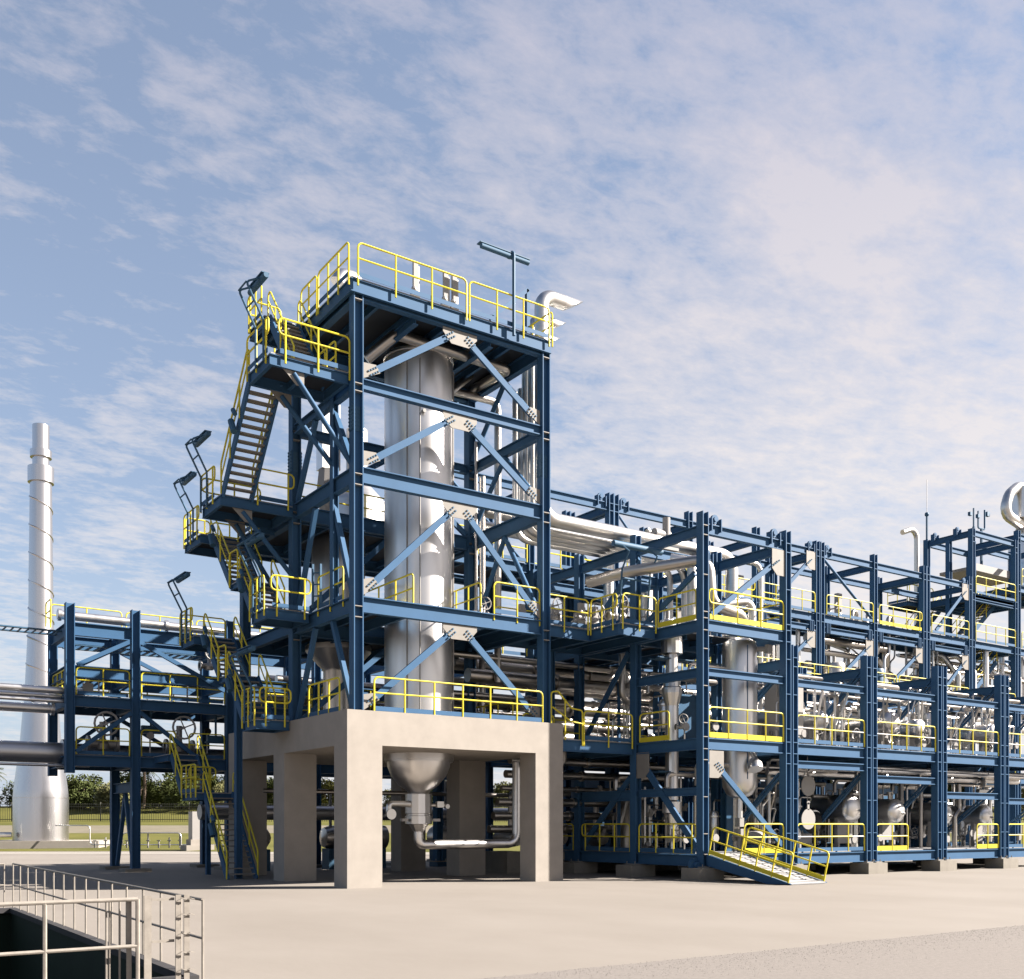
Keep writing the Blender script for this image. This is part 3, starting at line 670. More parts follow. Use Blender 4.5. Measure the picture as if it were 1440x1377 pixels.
railpanel(st, (12.95, 40.8, 3.3), (12.95, 42.6, 3.3), drop=.2, sp=.6); railpanel(st, (13.3, 42.75, 3.3), (14.4, 42.75, 3.3), ends='dd', sp=.6)
flight(st, LA-.25, LB-.3, 42.75, 3.3, 44.3, 4.98)
deck(st, 12.9, 14.4, 44.3, 46.4, 5.0, .25, 9, joist=False)
column(st, 13.9, 42.2, 0, 3.0, .18, .18)
for p0, p1 in (((TX0-.1, 30.9, 13.7), (12.9, 30.95, 16.15)), ((TX0-.1, 32.4, 14.1), (13.2, 32.7, 16.1)), ((TX0-.1, 35.6, 10.9), (12.9, 35.5, 12.95)), ((TX0-.1, 37.4, 10.8), (13.3, 37.3, 13.0))):
    brace(st, p0, p1, .17, .14, 'y', 'tube'); q = Vector(p1)
    gusset(st, [q+Vector((-.4, 0, .12)), q+Vector((.35, 0, .12)), q+Vector((.35, 0, -.35)), q+Vector((.1, 0, -.35))], (0, 1, 0))
for (x, y, z) in ((13.2, 39.3, 12.9), (13.2, 36.2, 10.6), (13.2, 40.2, 9.2), (13.2, 37.4, 7.2), (12.1, 33.9, 15.3), (13.2, 39.3, 1.9)):
    part('hinge_damper', MB().cyl((x-.12, y-.15, z-.3), (x-.12, y+.15, z+.15), .11, 8).cyl((x-.12, y-.25, z+.25), (x-.12, y-.05, z+.45), .08, 8), BLUE2, st)


# ================================================================== LAMPS
def lamp_proto():
    t = thing('tube_lamp', 'x', 'lamp', (0, 0, 0), local=True); m = MB()
    for y in (-.33, .33): m.tube([(0, y, 0), (0, y, 1.25), (-.55, y, 2.3), (-.1, y, 2.55)], .035, 6, .1, 2)
    m.tube([(-.3, -.33, 1.8), (-.3, .33, 1.8)], .028, 6).tube([(-.55, -.33, 2.3), (-.55, .33, 2.3)], .03, 6)
    part('lamp_frame', m, BLUE2, t)
    part('lamp_tube', MB().lathe([(0, -.7), (.08, -.7), (.1, -.65), (.1, .65), (.08, .7), (0, .7)], (-.05, 0, 2.5), 'y', 12), BLUE2, t)
    part('lamp_hood', MB().box((-.17, -.62, 2.59), (.08, .62, 2.62)), BLUE2, t)
    return t
lp = lamp_proto()
L_ = [((12.0, 31.5, 16.4), 'blue tube lamp on a bent frame at the topmost stair landing'),
      ((12.0, 36.9, 13.2), 'blue tube lamp leaning out from the second stair landing from the top'),
      ((12.74, 40.8, 13.0), 'blue tube lamp peeking out behind the second highest stair landing'),
      ((13.1, 34.7, 9.3), 'blue tube lamp above the middle front stair platform'),
      ((12.74, 41.6, 9.3), 'blue tube lamp standing out left against the sky above the pipe rack'),
      ((13.1, 35.5, 5.6), 'blue tube lamp beside the stair platform at the concrete top edge')]
for i, (c, lb) in enumerate(L_):
    if i == 0: lp.location = c; lp['label'] = lb; lp['group'] = 'tube lamps on the stair tower'
    else: dup(lp, c, 0, lb, 'tube lamps on the stair tower')
tl = thing('mast_lamp', 'long horizontal tube lamp on a mast above the tower roof', 'lamp', (20.85, 30.35, 19.2))
part('mast', MB().tube([(20.85, 30.35, 19.2), (20.85, 30.35, 22.1), (20.85, 30.55, 22.22), (20.85, 30.7, 22.05)], .06, 8, .15), BLUE2, tl)
part('lamp_tube', MB().cyl((19.55, 30.45, 22.0), (21.55, 30.45, 22.0), .09, 10), BLUE2, tl)
part('lamp_hood', MB().box((19.5, 30.4, 22.11), (21.6, 30.65, 22.14)), BLUE2, tl)
tl = thing('floor_lamp', 'navy tube lamp on a double-bar frame at the walkway corner', 'lamp', (25.6, 30.1, 9.4)); m = MB()
for x in (25.6, 27.0): m.tube([(x, 30.3, 9.5), (x, 30.1, 11.6), (x, 29.7, 12.2), (x-.3, 29.9, 12.5)], .04, 6)
m.tube([(25.6, 30.15, 11.3), (27.0, 30.15, 11.3)], .035, 6); part('lamp_frame', m, BLUE2, tl)
part('lamp_tube', MB().cyl((25.0, 29.9, 12.45), (27.4, 29.9, 12.45), .12, 10), BLUE2, tl)

# ================================================================== BIG VESSELS IN THE TOWER
VX, VY = 18.8, 33.5
v = thing('reactor_column', 'huge polished steel column rising through the middle of the tower', 'vessel', (VX, VY, 4.0))
part('shell', MB().lathe([(1.24, 4.3), (1.24, 18.85), (1.28, 18.86), (1.28, 18.96), (0, 18.98)], (VX, VY, 0), 'z', 64), STEEL, v)
bw = MB().lathe([(1.28, 4.6), (1.28, 4.36), (1.16, 4.34), (1.14, 4.15), (1.0, 3.8), (.72, 3.46), (.44, 3.27), (.36, 3.15)], (VX, VY, 0), 'z', 48); part('bowl', bw, STEEL, v)
part('collar', MB().lathe([(.34, 3.16), (.48, 3.14), (.48, 2.44), (.44, 2.42), (.44, 2.36), (.49, 2.34), (.49, 2.06), (.36, 2.04), (.2, 1.80), (.17, 1.78), (.17, 1.70), (0, 1.70)], (VX, VY, 0), 'z', 12, False), STEEL, v)
part('seam', MB().box((VX-.585, VY-1.155, 5.7), (VX-.565, VY-1.08, 18.5)), CAST, v)
part('seam', MB().box((VX-.95, VY-.86, 5.7), (VX-.93, VY-.81, 18.5)), CAST, v)
part('seam', MB().box((VX+1.0, VY-.80, 5.7), (VX+1.02, VY-.74, 18.5)), CAST, v)
part('nozzle', MB().cyl((VX-.5, VY-1.2, 16.6), (VX-.5, VY-1.33, 16.6), .07, 10), WHITE, v)
part('flange', MB().lathe([(.4, 0), (.58, 0), (.58, .04), (.4, .04)], (VX, VY, 19.0), 'z', 20), CAST, v)
sd = MB(); sd.bar((VX-.53, VY-.1, 2.2), (VX-.8, VY-.15, 2.2), .1, .14).bar((VX+.53, VY-.1, 2.2), (VX+.8, VY-.15, 2.2), .1, .14)
part('lifting_ear', sd, CAST, v)
part('side_valve', MB().tube([(VX-.45, VY-.1, 2.78), (VX-1.35, VY-.25, 2.78), (VX-1.35, VY-.25, 2.45)], .12, 10, .12).lathe([(0, 0), (.19, 0), (.19, .06), (0, .06)], (VX-1.35, VY-.40, 2.4), '-y', 16), WPIPE, v)
part('side_valve', MB().cyl((VX+.45, VY-.1, 2.75), (VX+1.0, VY-.3, 2.75), .06, 8).box((VX+.6, VY-.33, 2.66), (VX+.88, VY-.2, 2.88)).cyl((VX+1.0, VY-.4, 2.7), (VX+1.0, VY-.25, 2.7), .09, 10), WPIPE, v)
ptube('drain_pipe', 'polished U shaped pipe under the concrete table', [(VX, VY, 1.74), (VX, VY, 1.30), (23.15, VY, 1.30), (23.15, VY, 4.45)], .175, STEEL, .42, 16)
v = thing('second_column', 'slimmer steel column with a cone bottom behind the left tower columns', 'vessel', (17.9, 38.4, 6.5))
part('shell', MB().lathe([(1.05, 9.45), (1.05, 13.4), (1.0, 13.6), (0, 13.9)], (17.9, 38.4, 0), 'z', 40), STEEL, v)
part('cone', MB().lathe([(1.3, 9.1), (1.3, 8.9), (.66, 8.2), (.60, 8.1), (.60, 5.8)], (17.9, 38.4, 0), 'z', 32), STEEL, v)
v = thing('cyclone_vessel', 'pale steel vessel standing on the back deck left of the tower', 'vessel', (19.3, 39.6, 13.4))
part('shell', MB().lathe([(0, 13.5), (1.25, 13.5), (1.25, 15.2), (1.1, 15.5), (.45, 16.2), (.45, 18.4), (0, 18.5)], (19.3, 39.6, 0), 'z', 36), WPIPE, v)
part('duct', MB().box((17.75, 39.6, 16.6), (18.55, 40.2, 19.3)), STEEL, v)
part('duct_elbow', MB().lathe([(.15, 14.6), (.42, 15.1), (.5, 15.9), (.42, 16.6)], (18.15, 39.9, 0), 'z', 8, False), WHITE, v)
# piping under the roof
ptube('overhead_pipe', 'tarnished pipe looping across the top of the big column under the roof', [onY(515, 505, 32.9), onY(557, 470, 32.3), onY(714, 520, 32.3), onY(662, 550, 35.6)], .19, PIPE, .3, 12)
ptube('overhead_pipe', 'short bent pipe under the roof right of the big column', [onY(662, 510, 34.5), onY(662, 528, 34.5), onY(634, 550, 34.0)], .15, PIPE, .25, 10)
ptube('overhead_pipe', 'small pipe run turning down outside the tower right side', [onY(636, 550, 35.0), onY(700, 566, 35.0), onY(700, 960, 35.0)], .15, PIPE, .35, 10)
for x, y, lb in ((22.9, 36.2, 'paired riser pipe just right of the big column, left of the pair'), (23.3, 36.2, 'paired riser pipe just right of the big column, right of the pair'), (22.3, 35.1, 'riser pipe close behind the right rear tower column'), (20.6, 35.2, 'thin riser pipe hugging the right flank of the big column')):
    ptube('riser_pipe', lb, [(x, y, 6.0 if y > 36 else 9.5), (x, y, 16.3 if y > 36 else 17.2)], .14 if y > 35.15 else .07, PIPE, .3, 10, grp='riser pipes by the tower')
# riser bundle with goosenecks and the bright pipe bridge
BUN = [(23.25, 32.0, .27, 22.0, 13.6), (23.25, 32.62, .17, 21.45, 13.35), (23.25, 33.02, .17, 21.0, 13.3), (23.25, 33.35, .14, 18.9, 13.25), (23.25, 33.72, .13, 18.9, 13.2)]
nm = ['thickest', 'second', 'third', 'fourth', 'rearmost']
for i, (x, y, r, zt, zb) in enumerate(BUN):
    pts = [(x, y, zt), (x, y, zb+ .0), (33.4 - i*.5, y, zb)] + ([(33.4, y, 11.0)] if i == 0 else [(33.4-i*.5, y, 10.4)])
    if i < 3: pts = [(x+1.0, y, zt+.0), (x, y, zt)] + pts[1:]
    lb = f'{nm[i]} pipe of the tall bright bundle right of the tower'
    o = thing('bundle_pipe', lb, 'pipe', (x, y, zb), 'bright pipe bundle bending from the tower to the modules')
    part('pipe', MB().tube(pts, r, 16, .7 if i < 4 else .6, 8), WPIPE if i else WPIPE, o)
    if i < 3:
        e = Vector((x+1.0, y, zt)); c_ = MB(); P0 = [e + Vector((0, math.cos(k*.524)*r, math.sin(k*.524)*r)) for k in range(12)]
        P1 = [p_ + Vector((.05 + 1.7*(r+p_.z-e.z), 0, 0)) for p_ in P0]; c_.add(P0+P1, [(k, (k+1) % 12, 12+(k+1) % 12, 12+k) for k in range(12)], True); c_.add(P1, [tuple(range(12))]); part('slanted_mouth', c_, STEEL, o)
ptube('bridge_pipe', 'thick bright pipe behind the bundle turning down beyond the tall columns', [(23.4, 36.2, 15.0), (31.2, 36.2, 15.0), (32.2, 36.2, 14.2), (32.2, 36.2, 11)], .33, WPIPE, .5, 14)
ptube('bridge_pipe', 'second thick bright pipe under the rear bridge pipe', [(23.4, 36.9, 14.5), (30.6, 36.9, 14.5), (30.6, 36.9, 12)], .25, WPIPE, .5, 12)
# things on the roof
def valve_box(name, lb, c, h=1.3, w=.17, grp=None):
    t = thing(name, lb, 'instrument', c, grp); x, y, z = c
    part('housing', MB().box((x-w, y-w*.6, z+.35), (x+w, y+w*.6, z+.35+h)), WHITE, t)
    part('valve_body', MB().cyl((x, y, z), (x, y, z+.4), .07, 8).cyl((x-.22, y-.1, z+.55), (x+.1, y-.1, z+.55), .08, 8).sphere((x-.1, y-w, z+.75), .1, 8), CAST, t)
    part('bracket', MB().box((x+w, y-.05, z+.1), (x+w+.06, y+.05, z+h+.2)), CAST, t)
for x, lb in ((17.55, 'white instrument housing on the roof, alone at the left'), (18.75, 'white instrument housing on the roof, left one of the pair'), (19.1, 'white instrument housing on the roof, right one of the pair')): valve_box('instrument_housing', lb, (x, 31.5, 19.55), 1.4, .085, 'instrument housings on the tower roof')
o = thing('vent_hood', 'silver gooseneck vent on the roof left edge', 'vent', (16.2, 33.2, 19.5)); part('vent_pipe', MB().tube([(16.2, 33.2, 19.5), (16.2, 33.2, 21.0), (15.6, 33.2, 21.0), (15.45, 33.2, 20.7)], .26, 12, .3, 5), STEEL, o)
o = thing('davit_frame', 'navy slanted davit frame on the roof near the mast lamp', 'davit', (21.3, 32.3, 19.5)); m = MB(); m.bar((21.0, 32.0, 19.5), (21.0, 32.0, 20.6), .14, .14, (1, 0, 0)).bar((21.0, 32.0, 20.55), (22.6, 32.0, 22.0), .14, .14, (0, 1, 0)).bar((22.6, 32.0, 19.5), (22.6, 32.0, 22.0), .14, .14, (1, 0, 0)); part('frame', m, BLUE, o)

# ================================================================== PROCESS MODULES (the long stepped structure on the right)
def module(label, xs, ys, z1, decks, grp, zb=.5, topz=None, stiff=True, frontA=True):
    t = thing('process_module', label, 'steel module', (xs[0], ys[0], zb), grp)
    for x in xs:
        for y in ys:
            st_ = []
            for z in decks: st_ += [z-.01, z-.45]
            if y == ys[0]: st_ += [z1-.5, z1-.85]; st_ += [zb + 1.2 + k*1.35 for k in range(int((z1-zb-1.2)/1.35))] if stiff else []
            column(t, x, y, zb, z1, .30, .34, tuple(st_) if y == ys[0] or x == xs[0] else (), base=(y == ys[0] or x == xs[0]), sm=BLUE if len(ys) == 2 or y > 30 else (None if x == xs[0] and z1 > 12 else BLUE))
    for z in decks:
        h = .42 if z > 1 else .42
        for y in ys:
            for a, b in zip(xs[:-1], xs[1:]): beam(t, (a+.16, y, z-.04), (b-.16, y, z-.04), h, .2)
        for x in xs:
            for a, b in zip(ys[:-1], ys[1:]): beam(t, (x, a+.18, z-.04), (x, b-.18, z-.04), h, .2)
    if topz:
        for y in (ys if frontA else ys[1:]):
            for a, b in zip(xs[:-1], xs[1:]): beam(t, (a+.16, y, topz), (b-.16, y, topz), .38, .2)
        for x in xs:
            for a, b in zip(ys[:-1], ys[1:]): beam(t, (x, a+.18, topz-.05), (x, b-.18, topz-.05), .38, .2)
    return t
BX = [(27.4, 31.86)] + [(32.26+4.93*k, 36.80+4.93*k) for k in range(5)]
FY = [27.7, 31.4, 35.0]
names = ['first', 'second', 'third', 'fourth', 'fifth', 'sixth']
M = []
m1 = module('tall corner module of navy steel with the ramp at its foot', list(BX[0]), FY + [38.3], 13.45, [.96, 5.25, 9.58], 'front row of process modules', topz=13.05); M.append(m1)
for k in range(1, 5):
    M.append(module(f'low open-topped front module, {names[k-1]} to the right of the tall corner module', list(BX[k]), FY, 9.05, [.96, 5.25], 'front row of process modules', topz=8.6, frontA=False))
t1 = module('long three-bay back module towering above the low front modules', [32.35, 37.2, 42.1, 46.9], [38.6, 42.0], 17.8, [.96, 5.25, 9.58, 13.8], 'tall back row of process modules', topz=17.35, stiff=False)
t2 = module('tall two-bay back module near the right edge, left of the frame with the loop pipe', [47.3, 52.0, 56.75], [38.6, 42.0], 17.8, [.96, 5.25, 9.58, 13.8], 'tall back row of process modules', topz=17.35, stiff=False)
t0 = module('back module behind the tower carrying the bright pipes', [22.6, 27.4, 32.05], [38.6, 42.0], 17.8, [5.25, 9.58, 13.8], 'tall back row of process modules', topz=17.35, stiff=False)
t2b = module('single tall back bay left of the highest frame', [57.1, 61.55], [38.6, 42.0], 17.8, [.96, 5.25, 9.58, 13.8], 'tall back row of process modules', topz=17.35, stiff=False)
t3 = module('open topped navy frame rising highest at the right, with stairs inside', [61.9, 66.8], [38.6, 41.8], 20.9, [.96, 5.25, 9.9, 13.8, 16.8], 'tall back row of process modules', topz=20.85, stiff=False)
t4 = module('navy frame at the right picture edge under the loop pipe', [67.15, 72.0], [38.6, 41.8], 21.6, [5.25, 9.9, 13.8, 18.0], 'tall back row of process modules', topz=21.4, stiff=False)
# decks
for k, mdl in enumerate(M):
    a, b = BX[k]
    for z in ([.96, 5.25, 9.58] if k == 0 else [.96, 5.25]):
        if k == 0 and z > 1: deck(mdl, a+.17, b-.17, 27.85, 28.15, z, .3, edge=False, joist=False); deck(mdl, a+.17, b-.17, 30.0, 38.2, z, .3, 1.3, edge=False)
        else: deck(mdl, a+.17, b-.17, 27.85, 34.9 if k else 38.2, z, .3, 1.3, edge=False)
for mdl, x0, x1 in ((t1, 32.5, 46.7), (t2, 47.5, 56.6), (t2b, 57.3, 61.4), (t3, 62.1, 66.6)):
    for z in (5.25, 9.58, 13.8): deck(mdl, x0, x1, 38.75, 41.85, z, .3, 1.6, edge=False)
deck(t0, 22.8, 31.9, 38.75, 41.85, 13.8, .3, 1.4, edge=False); deck(t0, 22.8, 31.9, 38.75, 41.85, 9.58, .3, 1.4, edge=False); deck(t3, 61.9, 66.6, 38.75, 41.6, 16.8, .3, 1.6)
deck(t4, 67.3, 72, 38.75, 41.6, 18.0, .3, 1.6)
# connecting service deck behind the low modules
sv_ = thing('service_walkway', 'long grated walkway with yellow rails between the low modules and the back row', 'walkway', (32.3, 36, 9))
deck(sv_, 32.5, 56.6, 36.6, 38.3, 9.4, .3, 2.2)
for k in range(5): railpanel(sv_, (32.6+4.75*k, 36.6, 9.4), (32.6+4.75*k+4.5, 36.6, 9.4), sp=1.2)
# front rails of the low rows
for k, mdl in enumerate(M):
    a, b = BX[k]; a += .2; b -= .2
    if k == 0:
        railpanel(mdl, (a+.05, 27.62, 5.25), (b, 27.62, 5.25), toe='yellow', sp=1.1)
        railpanel(mdl, (a+.05, 27.62, 9.58), (b, 27.62, 9.58), toe='yellow', ends='du', sp=1.4)
        railpanel(mdl, (29.5, 27.62, .96), (b, 27.62, .96), toe='yellow', sp=.9)
    else:
        railpanel(mdl, (a, 27.62, 5.25), (b, 27.62, 5.25), toe='blue', sp=1.15, mid=True)
        if k == 1: railpanel(mdl, (a, 27.62, .96), (b, 27.62, .96), toe='blue', sp=1.1, mid=True)
        elif k == 3: railpanel(mdl, (b-1.75, 27.62, .96), (b, 27.62, .96), toe='yellow', sp=.9)
        elif k == 2: railpanel(mdl, (a, 27.62, .96), (a+2.15, 27.62, .96), toe='yellow', sp=1.1)
        else: railpanel(mdl, (a, 27.62, .96), (a+2.6, 27.62, .96), toe='blue', sp=1.1)
# left face of the corner module
lx = 27.32
railpanel(m1, (lx, 31.1, .96), (lx, 27.95, .96), toe='blue', ends='ud', sp=1.15); railpanel(m1, (lx, 34.7, .96), (lx, 31.65, .96), toe='blue', ends='du', sp=1.1); railpanel(m1, (lx, 37.9, .96), (lx, 35.3, .96), toe='blue', sp=1.1)
railpanel(m1, (lx, 31.05, 5.25), (lx, 29.4, 5.25), toe='yellow', sp=1.7)
railpanel(m1, (lx, 30.0, 9.58), (lx, 27.95, 9.58), toe='yellow', sp=1.0)
railpanel(m1, (BX[0][1], 27.9, 9.58), (BX[0][1], 30.2, 9.58), toe='yellow', sp=1.0)
# mid beams
for a, b in ((27.56, 31.7),): beam(m1, (a, 27.7, 7.78), (b, 27.7, 7.78), .3, .2)
beam(m1, (27.4, 27.88, 7.78), (27.4, 31.2, 7.78), .34, .2); beam(m1, (27.4, 31.6, 3.4), (27.4, 34.8, 3.4), .42, .2); beam(m1, (27.4, 27.9, 3.4), (27.4, 31.2, 3.4), .0 + .3, .18)
beam(m1, (27.4, 28.0, 11.6), (31.7, 31.3, 11.6), .2, .14)
for k, z in ((1, 4.55), (2, 4.1), (3, 3.5), (4, 3.3)): a, b = BX[k]; beam(M[k], (a+.17, 27.7, z), (b-.17, 27.7, z), .3, .2)
for k in range(1, 5): a, b = BX[k]; beam(M[k], (a+.17, 27.7, 7.75), (b-.17, 27.7, 7.75), .3, .2)
# braces
def brg(par, p0, p1, kind='flat', w=.2, plane='y', off=0, plate=True):
    brace(par, p0, p1, w, .1, plane, kind)
    if plate:
        q = Vector(p1) if Vector(p1).z > Vector(p0).z else Vector(p0); o = Vector(p0) if q == Vector(p1) else Vector(p1)
        s = 1 if o.x > q.x else -1; s2 = 1 if o.y > q.y else -1
        d = (o-q).normalized()
        if plane == 'y':
            P = [q+Vector((-s*.12, -.07, .25)), q+Vector((s*.62, -.07, .25)), q+Vector((s*.62, -.07, -.5)), q+Vector((s*.35, -.07, -.75)), q+Vector((-s*.12, -.07, -.75))]
            b0 = q+d*.35+Vector((.06, -.08, .03)); gusset(par, P, (0, -1, 0), .02, [(b0, b0+d*.35), (b0-Vector((.13, 0, .06)), b0-Vector((.13, 0, .06))+d*.35)])
        else:
            P = [q+Vector((-.07, -s2*.12, .25)), q+Vector((-.07, s2*.62, .25)), q+Vector((-.07, s2*.62, -.5)), q+Vector((-.07, s2*.35, -.75)), q+Vector((-.07, -s2*.12, -.75))]
            gusset(par, P, (-1, 0, 0), .02)
brg(m1, (27.75, 27.66, 4.5), (31.6, 27.66, 1.25)); brg(m1, (31.6, 27.66, 12.4), (27.8, 27.66, 9.75)); brg(m1, (31.86, 27.95, 8.0), (31.86, 31.2, 5.5), 'double', .1, 'x', plate=False); brg(m1, (31.86, 27.95, 4.0), (31.86, 31.2, 1.1), 'double', .1, 'x', plate=False)
brg(m1, (27.4, 31.15, 4.6), (27.4, 28.0, 1.2), 'flat', .26, 'x'); brg(m1, (27.4, 31.7, 3.9), (27.4, 34.7, 1.2), 'flat', .22, 'x', plate=False)
brg(m1, (27.4, 31.2, 12.5), (27.4, 34.6, 9.8), 'flat', .22, 'x', plate=False); brg(m1, (27.4, 28.1, 11.3), (27.4, 31.1, 9.7), 'flat', .2, 'x', plate=False); brg(m1, (27.4, 31.8, 8.9), (27.4, 34.7, 5.5), 'flat', .2, 'x', plate=False)
for k in range(1, 5):
    a, b = BX[k]
    brg(M[k], (b, 27.95, 8.35), (b, 31.2, 5.45), 'double', .1, 'x', plate=False)
    brg(M[k], (b, 27.95, 4.1 if k < 3 else 3.7), (b, 31.2, 1.1), 'double', .1, 'x', plate=False)
xs1 = [32.35, 37.2, 42.1, 46.9]
for i in range(3): brg(t1, (xs1[i+1]-.25, 38.55, 12.6), (xs1[i]+1.0, 38.55, 9.9)); 
lug(t1, 46.4, 38.6, 17.4); lug(t1, 32.9, 38.6, 17.4)
brg(t1, (46.6, 38.55, 16.9), (43.4, 38.55, 14.1)); brg(t1, (32.6, 38.55, 16.8), (35.6, 38.55, 13.9), 'tube', .12, plate=False)
xs2 = [47.3, 52.0, 56.75]
brg(t2, (47.5, 38.55, 16.9), (51.8, 38.55, 14.0), 'tube', .16, plate=False)
for i in range(2): brg(t2, (xs2[i+1]-.25, 38.55, 12.6), (xs2[i]+.9, 38.55, 9.9))
lug(t2, 47.85, 38.6, 17.4)
brg(t2b, (61.3, 38.55, 12.6), (58.2, 38.55, 9.9)); brg(t2b, (61.3, 38.55, 17.0), (58.0, 38.55, 14.0)); lug(t2b, 61.0, 38.6, 17.3); column(t3, 61.9, 40.2, 13.8, 20.5, .3, .3); beam(t3, (62.1, 38.6, 18.0-1.2), (66.6, 38.6, 16.8), .3, .2)
lug(t3, 61.9, 39.6, 20.9); lug(t3, 61.9, 41.2, 20.9)
brg(t0, (27.6, 38.55, 16.9), (31.2, 38.55, 14.0), 'tube', .14, plate=False); brg(t0, (23.0, 38.55, 17.0), (26.9, 38.55, 13.9), 'tube', .14, plate=False)
for x in (31.5,): lug(t0, x, 38.6, 17.4)
for x in (28.9,): lug(m1, x+2.2, 31.4, 13.1)
lug(m1, 31.2, 27.7, 13.1); lug(m1, 28.0, 27.7, 13.1); lug(m1, 31.3, 31.4, 13.1)
lg = MB().lathe([(0, 0), (.28, 0), (.28, .12), (0, .12)], (27.14, 27.9, .55), '-y', 14).lathe([(0, 0), (.13, 0), (.13, .2), (0, .2)], (27.14, 27.85, .55), '-y', 10); part('lifting_lug', lg, BLUE, m1)
# split line beams with lugs of the back row
for mdl, xs_ in ((t1, xs1), (t2, xs2), (t2b, [57.1, 61.55])):
    for a, b in zip(xs_[:-1], xs_[1:]):
        beam(mdl, (a+.16, 38.55, 13.1), (b-.16, 38.55, 13.1), .34, .2)
        for x in (a+.5, b-.5):
            m = MB()
            for s in (-.18, -.05, .1): m.box((x+s, 38.4, 12.75), (x+s+.03, 38.7, 13.3))
            part('lifting_lug', m, BLUE, mdl)
# rails at the 13.8 level
for mdl, rr in ((t1, [(33.0, 36.9), (37.5, 41.8), (42.4, 46.6)]), (t2, [(47.6, 51.7), (52.3, 56.4)]), (t2b, [(57.4, 61.3)]), (t3, [(62.1, 66.6)]), (t0, [(23.2, 27.1), (27.7, 31.8)])):
    for j, (a, b) in enumerate(rr):
        railpanel(mdl, (a, 38.42, 13.8), (b, 38.42, 13.8), sp=1.15, toe='yellow' if (mdl is t2 and j == 1) else 'blue', ends=['uu', 'ud', 'uu'][j % 3])
        railpanel(mdl, (a, 41.95, 13.8), (b, 41.95, 13.8), sp=1.4, toe=None)
        railpanel(mdl, (a, 38.42, 9.58), (b, 38.42, 9.58), sp=1.2, toe='blue')
        railpanel(mdl, (a, 38.42, 5.25), (b, 38.42, 5.25), sp=1.2, toe='blue')
railpanel(t3, (62.1, 38.42, 16.8), (66.6, 38.42, 16.8), sp=1.1); railpanel(t3, (60.6, 42.2, 16.8), (63.2, 42.2, 16.8), sp=1.1)
for z in (9.9, 13.8): flight(t3, 39.4, 40.4, 62.3, z, 66.0, z+3.0, 'x', True); flight(t3, 42.3, 43.3, 61.0, z, 64.2, z+2.9, 'x', True)
deck(t3, 60.5, 63.2, 42.2, 43.8, 16.8, .25, 5, joist=False)
railpanel(t3, (60.5, 43.8, 16.8), (60.5, 42.3, 16.8), sp=.8); railpanel(t3, (61.2, 43.9, 13.8), (64.5, 43.9, 13.8), sp=.9); railpanel(t3, (61.85, 41.6, 9.9), (61.85, 39, 9.9), sp=.9); railpanel(t4, (67.4, 38.42, 18.0), (71, 38.42, 18.0), sp=1.1); railpanel(t4, (67.4, 38.42, 13.8), (71, 38.42, 13.8), sp=1.1)
for k in range(1, 5):
    a, b = BX[k]; beam(M[k], (a+.5, 28.0, 8.35), (a+2.2, 31.2, 8.35), .2, .15)
# joining walkways between tower and modules
wk = thing('walkway_bridge', 'stepped walkway bridge with yellow rails joining the tower to the corner module', 'walkway', (22.6, 31.8, 9.2))
deck(wk, TX1+.2, 25.4, 31.75, 34.6, 9.58, .4, .9); deck(wk, 25.4, 27.2, 30.0, 34.6, 9.58, .4, .9)
railpanel(wk, (22.95, 31.7, 9.58), (25.25, 31.7, 9.58), drop=.25, sp=1.1); railpanel(wk, (25.34, 31.65, 9.58), (25.34, 30.1, 9.58), drop=.25, ends='ud', sp=.8)
railpanel(wk, (25.5, 29.94, 9.58), (27.15, 29.94, 9.58), drop=.25, sp=.9); railpanel(wk, (22.9, 34.65, 9.58), (27.1, 34.65, 9.58))
column(wk, 25.5, 34.4, 0.3, 9.1, .2, .2)
wl = thing('lower_walkway', 'lower walkway with a short sloped yellow rail stepping down from the concrete top', 'walkway', (23.1, 31.5, 5.0))
deck(wl, 23.15, 27.2, 31.3, 34.6, 5.25, .42, 1.3)
railpanel(wl, (24.7, 31.25, 5.25), (27.1, 31.25, 5.25), drop=.25, sp=1.1); railpanel(wl, (23.2, 34.6, 5.25), (27.1, 34.6, 5.25)); railpanel(wl, (23.3, 33.3, 5.25), (24.8, 33.3, 5.25), sp=.8)
s_ = MB(); s_.tube([(23.15, 31.25, 5.8), (23.15, 31.25, 6.95), (23.45, 31.25, 7.0), (24.1, 31.25, 6.4), (24.62, 31.25, 6.35), (24.62, 31.25, 5.0)], .031, 6, .12, 3).tube([(23.2, 31.25, 6.4), (24.1, 31.25, 5.9), (24.62, 31.25, 5.85)], .03, 6).tube([(23.8, 31.25, 5.2), (23.8, 31.25, 6.65)], .03, 6)
part('guardrail', s_, YEL, wl)
# footings
FT = [(27.4, 27.7, 'block at the ramp, under the nearest column of the corner module'), (27.4, 31.4, 'shaded block left of the ramp, second along the module side'), (27.4, 35.0, 'shaded block third along the module side, right of the concrete table'), (27.4, 38.3, 'shaded block farthest back along the side of the corner module'), (32.06, 27.7, 'block behind the foot of the ramp')]
FT += [(32.06+4.93*k, 27.7, f'sunlit block under the {names[k-1]} double column right of the ramp') for k in range(1, 5)]
for x, y, lb in FT: footing(x, y, .5, .62, 'concrete '+lb)
j = 0
for k in range(5):
    for y in (31.4, 35.0):
        footing(32.06+4.93*k, y, .5, .6, f'shaded block under the low modules, {["first","second","third","fourth","fifth"][k]} column line, {"nearer" if y<32 else "farther"} row')
